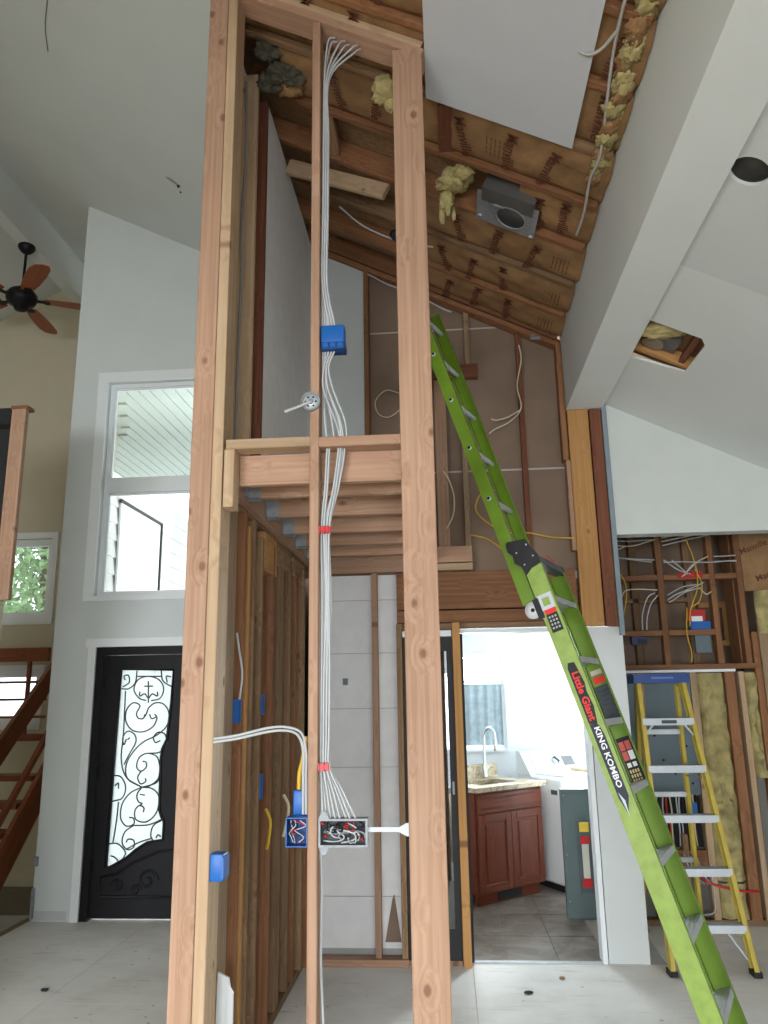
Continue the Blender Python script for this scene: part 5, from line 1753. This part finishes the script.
# square cut-out and round hole in the right ceiling: what is inside
cut = root('ceiling_cutout_fitting', (1.34, 4.35, cz(1.34, CR)), 'old light housing and insulation inside the square ceiling cut-out', 'light housing')
MQ = frame_M((1.34, 4.35, cz(1.34, CR) + .06), (CX, 0, -CZ), (0, 1, 0))
boxl(MQ, 'kraft_back', (-.30, -.40, .06), (.28, .40, .07), KRAFT, cut)
bdl(MQ, 'joist', (-.22, .155, -.028), (.22, .195, .05), TAN, cut)
boxl(MQ, 'housing', (-.10, -.02, .0), (.09, .12, .05), plain('dusty_steel', (.16, .155, .15), .5, .5), cut)
MB().lathe([(.055, -.02), (.065, -.015), (.065, .03), (.05, .03)], MQ @ Matrix.Translation((-.05, .07, 0)), 20).build('can', plain('tarnished_can', (.30, .25, .18), .4, .6), cut)
o = lump('tuft', (1.33, 4.25, cz(1.33, CR) + .075), .09, 51, YFIB, cut, 1.7, .9, .5)
bdl(MQ, 'joist', (.135, -.40, -.02), (.17, .155, .06), RED, cut)
rcan = root('round_ceiling_can', (1.262, 2.80, cz(1.262, CR)), 'dark recessed can behind the round ceiling hole', 'light housing')
MQ2 = frame_M((1.262, 2.80, cz(1.262, CR) + .017), (CX, 0, -CZ), (0, 1, 0))
MB().lathe([(.083, 0), (.083, .12), (.079, .12), (.079, 0)], MQ2, 24).build('can', plain('dark_can', (.10, .09, .08), .5, .4), rcan)
MB().lathe([(.079, .105), (.079, .119)], MQ2, 24).build('can_top', SHADOWBOX, rcan)
MB().tube([(-.01, .02, .10), (.01, .0, .05), (.03, .01, .03), (.02, .03, .07)], .004, 5, smooth_path=4).build('lead', CABLE, rcan, MQ2)
MB().lathe([(.010, 0), (.008, .02), (.004, .026)], MQ2 @ Matrix.Translation((.032, .012, .02)), 8).build('wire_nut', REDP, rcan)
# ceiling scar over the entry
sc_ = root('ceiling_scar', (-2.04, 5.3, cz(-2.04)), 'small torn patch with a dark plug on the left ceiling', 'patch')
MS = frame_M((-2.04, 5.27, cz(-2.04) - .001), (CX, 0, -CZ), (0, 1, 0))
MB().prism([(-.055, -.03), (-.01, -.035), (.035, .0), (.05, .035), (.03, .04), (-.02, .012), (-.05, -.005)], lambda u, v, d: (u, v, d), -.003, 0).build('torn_paper', plain('torn_grey_paper', (.30, .32, .32), .9), sc_, MS)
lump('plug', tuple(MS @ Vector((.045, .03, -.008))), .012, 3, BLACKP, sc_)
lump('plug', tuple(MS @ Vector((.03, .12, -.004))), .007, 5, BLACKP, sc_)
cable('thin_wire', [(-2.18, 3.55, cz(-2.18) - .004), (-2.30, 3.75, cz(-2.3) - .006), (-2.42, 3.95, cz(-2.42) - .006), (-2.53, 4.19, cz(-2.53) - .004)], .003, plain('grey_jacket', (.16, .15, .14), .6), 'thin dark wire on the ceiling at the top left', 'wire')

# ================================================================== BACK WALL CABLES
YC = 5.40
for nm, pts, m, lab in (
        ('yellow_cable', [(.61, YC, 4.17), (.62, YC, 4.05), (.58, YC, 3.85), (.60, YC, 3.68), (.52, YC, 3.58), (.40, YC, 3.52), (.36, YC, 3.49)], CREAMC, 'cream cable hanging from the roof on the brown boards above the ladder'),
        ('yellow_cable', [(.59, YC, 3.66), (.50, YC, 3.61), (.42, YC, 3.59), (.38, YC, 3.60)], CREAMC, 'short cream cable end beside the hanging cream cable'),
        ('yellow_cable', [(.91, YC - .01, 2.70), (.75, YC, 2.715), (.60, YC, 2.75), (.45, YC, 2.76), (.32, YC, 2.83), (.24, YC, 2.93), (.28, YC, 3.04), (.38, YC, 3.07)], YCABLE, 'yellow cable looping behind the ladder to the tan beam post'),
        ('yellow_cable', [(.20, YC - .03, 2.74), (.30, YC, 2.72), (.40, YC, 2.65), (.47, YC, 2.57)], YCABLE, 'yellow cable sagging below the loop behind the ladder'),
        ('cream_cable', [(.02, YC, 3.22), (.06, YC, 3.15), (.09, YC, 3.03), (.08, YC, 2.90), (.03, YC, 2.80)], CREAMC, 'cream cable arc on the brown board just right of the front post'),
        ('cream_cable', [(-.28, YC, 3.83), (-.38, YC, 3.86), (-.46, YC, 3.78), (-.44, YC, 3.68), (-.36, YC, 3.65), (-.26, YC, 3.72)], CREAMC, 'thin cream cable loop left of the front post on the brown board')):
    cable(nm, pts, .0055 if 'thin' not in lab else .004, m, lab)

# ================================================================== ALCOVE FITTINGS
pb = root('breaker_box', (1.66, 6.40, .88), 'blue grey breaker panel box behind the step ladder', 'electrical panel')
box('enclosure', (1.36, 6.365, .90), (1.872, 6.439, 1.795), PANELG, pb)
for x, z in ((1.46, 1.70), (1.60, 1.74), (1.80, 1.70), (1.60, 1.45), (1.57, 1.33), (1.80, 1.25), (1.70, 1.05), (1.62, 1.15), (1.82, .98)):
    MB().lathe([(.009, 0), (.009, .002)], Matrix.Translation((x, 6.365, z)) @ Matrix.Rotation(HP, 4, 'X'), 8).build('knockout', BLACK, pb)
box('lower_gutter', (1.53, 6.42, .52), (1.87, 6.438, .88), SHADOWBOX, pb)
rr = random.Random(3)
for q in range(13):
    x = 1.55 + q * .024
    m = [CABLE, BLACKP, CABLE, REDP, CREAMC, BLACKP, CABLE][q % 7]
    cable('panel_wire', [(x, 6.40, .90), (x + rr.uniform(-.01, .01), 6.395, .78), (x + rr.uniform(-.015, .015), 6.40, .66), (x + rr.uniform(-.01, .01), 6.41, .53)], .006, m, None, parent=pb, k=4)
box('blue_breaker', (1.775, 6.385, .70), (1.84, 6.41, .84), BLUEBOX, pb)
for q in range(4):
    x = 1.70 + q * .028
    cable('panel_wire', [(x, 6.36, .50), (x + .015, 6.34, .42), (x + .05, 6.345, .33), (x + .10, 6.355, .28)], .005, CABLE, None, parent=pb, k=4)
cable('red_cable', [(1.78, 6.335, .36), (1.84, 6.33, .30), (1.95, 6.29, .27), (2.08, 6.30, .245), (2.20, 6.33, .235)], .009, REDP, 'red cable crossing the insulation near the alcove floor')
cable('nm_cable', [(1.88, 6.335, .42), (1.885, 6.33, .20), (1.87, 6.33, .10), (1.80, 6.33, .08), (1.70, 6.335, .085)], .006, CABLE, 'white cable bending round near the alcove floor')
rbx = root('red_blue_device', (1.98, 6.40, 2.13), 'red and blue electrical device between the upper alcove studs', 'electrical box')
box('red_body', (1.915, 6.39, 2.20), (2.055, 6.43, 2.285), REDP, rbx)
box('white_label', (1.945, 6.386, 2.195), (2.03, 6.39, 2.235), TRIM, rbx)
box('blue_body', (1.935, 6.385, 2.13), (2.085, 6.43, 2.195), BLUEBOX, rbx)
box('grey_lower', (1.96, 6.40, 1.95), (2.08, 6.43, 2.085), PANELG, rbx)
nb = root('navy_box', (1.50, 6.34, 2.02), 'dark navy box under the left alcove block', 'electrical box')
box('body', (1.46, 6.345, 2.02), (1.575, 6.40, 2.082), plain('navy_plastic', (.012, .018, .09), .5), nb)
box('front_lip', (1.50, 6.338, 2.03), (1.57, 6.345, 2.06), BLACKP, nb)
rr = random.Random(17)
YW = 6.325
WL_ = [
    ([(1.28, 2.87), (1.45, 2.845), (1.68, 2.85)], CABLE), ([(1.28, 2.83), (1.50, 2.80), (1.70, 2.85)], CREAMC), ([(1.28, 2.72), (1.45, 2.70), (1.68, 2.68)], CABLE), ([(1.28, 2.74), (1.40, 2.71), (1.66, 2.665)], CABLE),
    ([(1.75, 2.86), (1.90, 2.88), (2.05, 2.90), (2.10, 2.93)], CABLE), ([(1.75, 2.83), (1.92, 2.86), (2.08, 2.89)], CREAMC), ([(1.76, 2.80), (1.95, 2.84), (2.25, 2.90)], CABLE),
    ([(1.75, 2.66), (1.9, 2.66), (2.1, 2.65), (2.31, 2.66)], CABLE), ([(1.75, 2.68), (1.85, 2.60), (1.95, 2.56)], CABLE), ([(1.82, 2.68), (1.90, 2.60), (1.93, 2.56)], CABLE), ([(2.05, 2.68), (1.97, 2.62), (1.88, 2.54)], CABLE), ([(2.1, 2.70), (1.98, 2.64), (1.90, 2.55)], CREAMC),
    ([(2.15, 2.88), (2.25, 2.875), (2.31, 2.88)], CABLE), ([(2.15, 2.70), (2.24, 2.70), (2.32, 2.705)], CABLE), ([(2.15, 2.66), (2.24, 2.66), (2.32, 2.655)], CABLE),
    ([(1.32, 2.98), (1.38, 2.85), (1.36, 2.70), (1.40, 2.55), (1.36, 2.40), (1.34, 2.28)], CREAMC), ([(1.36, 2.95), (1.32, 2.80), (1.38, 2.62), (1.44, 2.50), (1.43, 2.35), (1.37, 2.15)], YCABLE), ([(1.46, 2.80), (1.36, 2.74), (1.31, 2.58)], CREAMC),
    ([(2.02, 2.45), (1.90, 2.42), (1.80, 2.36), (1.76, 2.34)], CABLE), ([(2.0, 2.48), (1.88, 2.46), (1.76, 2.40)], CABLE), ([(2.04, 2.49), (1.95, 2.45), (1.82, 2.40), (1.75, 2.36)], CABLE),
    ([(1.66, 2.42), (1.60, 2.38), (1.55, 2.25), (1.54, 2.13)], CABLE), ([(1.68, 2.40), (1.62, 2.33), (1.58, 2.22), (1.57, 2.13)], CABLE), ([(1.68, 2.44), (1.52, 2.45), (1.42, 2.43), (1.38, 2.30), (1.37, 2.13)], CREAMC),
    ([(1.94, 2.84), (1.98, 2.70), (2.0, 2.55), (1.98, 2.42), (1.92, 2.28), (1.90, 2.15)], YCABLE), ([(1.99, 2.60), (2.03, 2.48), (2.0, 2.35), (1.93, 2.30)], YCABLE), ([(1.90, 2.30), (1.88, 2.1), (1.90, 1.95), (1.89, 1.87)], YCABLE), ([(1.30, 2.0), (1.34, 1.93), (1.38, 1.87)], CREAMC), ([(2.02, 2.44), (2.06, 2.40), (2.10, 2.42)], CREAMC),
]
cnt = {}
ORDS = ['first', 'second', 'third', 'fourth', 'fifth', 'sixth', 'seventh', 'eighth', 'ninth', 'tenth', 'eleventh', 'twelfth']
for q, (p, m) in enumerate(sorted(WL_, key=lambda e: -max(z for x, z in e[0]))):
    y = YW - .012 * (q % 3)
    nm = {CABLE.name: 'nm_cable', CREAMC.name: 'cream_cable', YCABLE.name: 'yellow_cable'}[m.name]
    word = {CABLE.name: 'white', CREAMC.name: 'cream', YCABLE.name: 'yellow'}[m.name]
    bay = 'left' if p[0][0] < 1.72 and p[-1][0] < 1.76 else ('right' if p[0][0] > 2.12 else 'middle')
    cnt[(word, bay)] = cnt.get((word, bay), 0) + 1
    cable(nm, [(x, y, z) for x, z in p], .0048, m, '%s cable in the %s upper alcove bay, %s from the top' % (word, bay, ORDS[cnt[(word, bay)] - 1]), group=word + ' cables in the upper alcove')
tag(MB().box((1.86, 6.330, 2.535), (2.05, 6.345, 2.570)).box((1.88, 6.322, 2.545), (1.90, 6.33, 2.59)).box((1.96, 6.322, 2.545), (1.98, 6.33, 2.59)).box((2.02, 6.322, 2.545), (2.04, 6.33, 2.59)).build('cable_stacker', REDP), 'red cable stacker on the alcove block', 'cable clip')

# ================================================================== FLOOR BITS
rr = random.Random(9)
for i, (x, y, lab, m, sx, sy) in enumerate(((.40, 4.98, 'dark wood chip on the floor before the laundry door', BLACKP, .028, .010), (.62, 5.22, 'small brown splinter on the floor near the threshold', OLD, .018, .007), (-2.42, 4.93, 'dark scrap on the floor near the left edge', BLACKP, .025, .014),
                                            (1.42, 4.62, 'small red wire nut on the floor by the tall ladder', REDP, .012, .012), (1.02, 4.52, 'reddish wood strip on the floor under the tall ladder', ORANGE, .08, .010), (1.75, 5.0, 'dark chip on the floor right of the step ladder', BLACKP, .022, .008), (-.2, 5.0, 'thin dark metal strip on the closet floor', GALV, .07, .007))):
    o = lump('floor_scrap', (x, y, .008), 1, i + 60, m, None, sx, sy, .009, .25)
    tag(o, lab, 'debris')

# ================================================================== OUTSIDE TREE
tr = root('garden_tree', (-8.2, 15.5, -.4), 'green leafy tree outside the stair window', 'tree')
MB().tube([(-8.2, 15.5, -.4), (-8.1, 15.5, 2), (-8.25, 15.5, 4.5), (-8.2, 15.5, 7)], .14, 8, smooth_path=3).build('trunk', BARK, tr)
rr = random.Random(2)
lf = MB()
for q in range(9000):
    a, b_ = rr.uniform(0, 6.283), rr.gauss(0, 1)
    r_ = (rr.random() ** .5)
    z = 2.7 + 6.0 * rr.random()
    w_ = 2.6 * (1 - abs(z - 4.6) / 5.2)
    p = Vector((-8.2 + math.cos(a) * r_ * w_, 15.5 + math.sin(a) * r_ * w_, z))
    d1 = Vector((rr.gauss(0, 1), rr.gauss(0, 1), rr.gauss(0, 1))).normalized() * .11
    d2 = d1.orthogonal().normalized() * .045
    lf.add([p - d1, p + d2, p + d1, p - d2], [(0, 1, 2, 3)])
lo_ = lf.build('foliage', LEAF, tr)
lo_['kind'] = 'stuff'
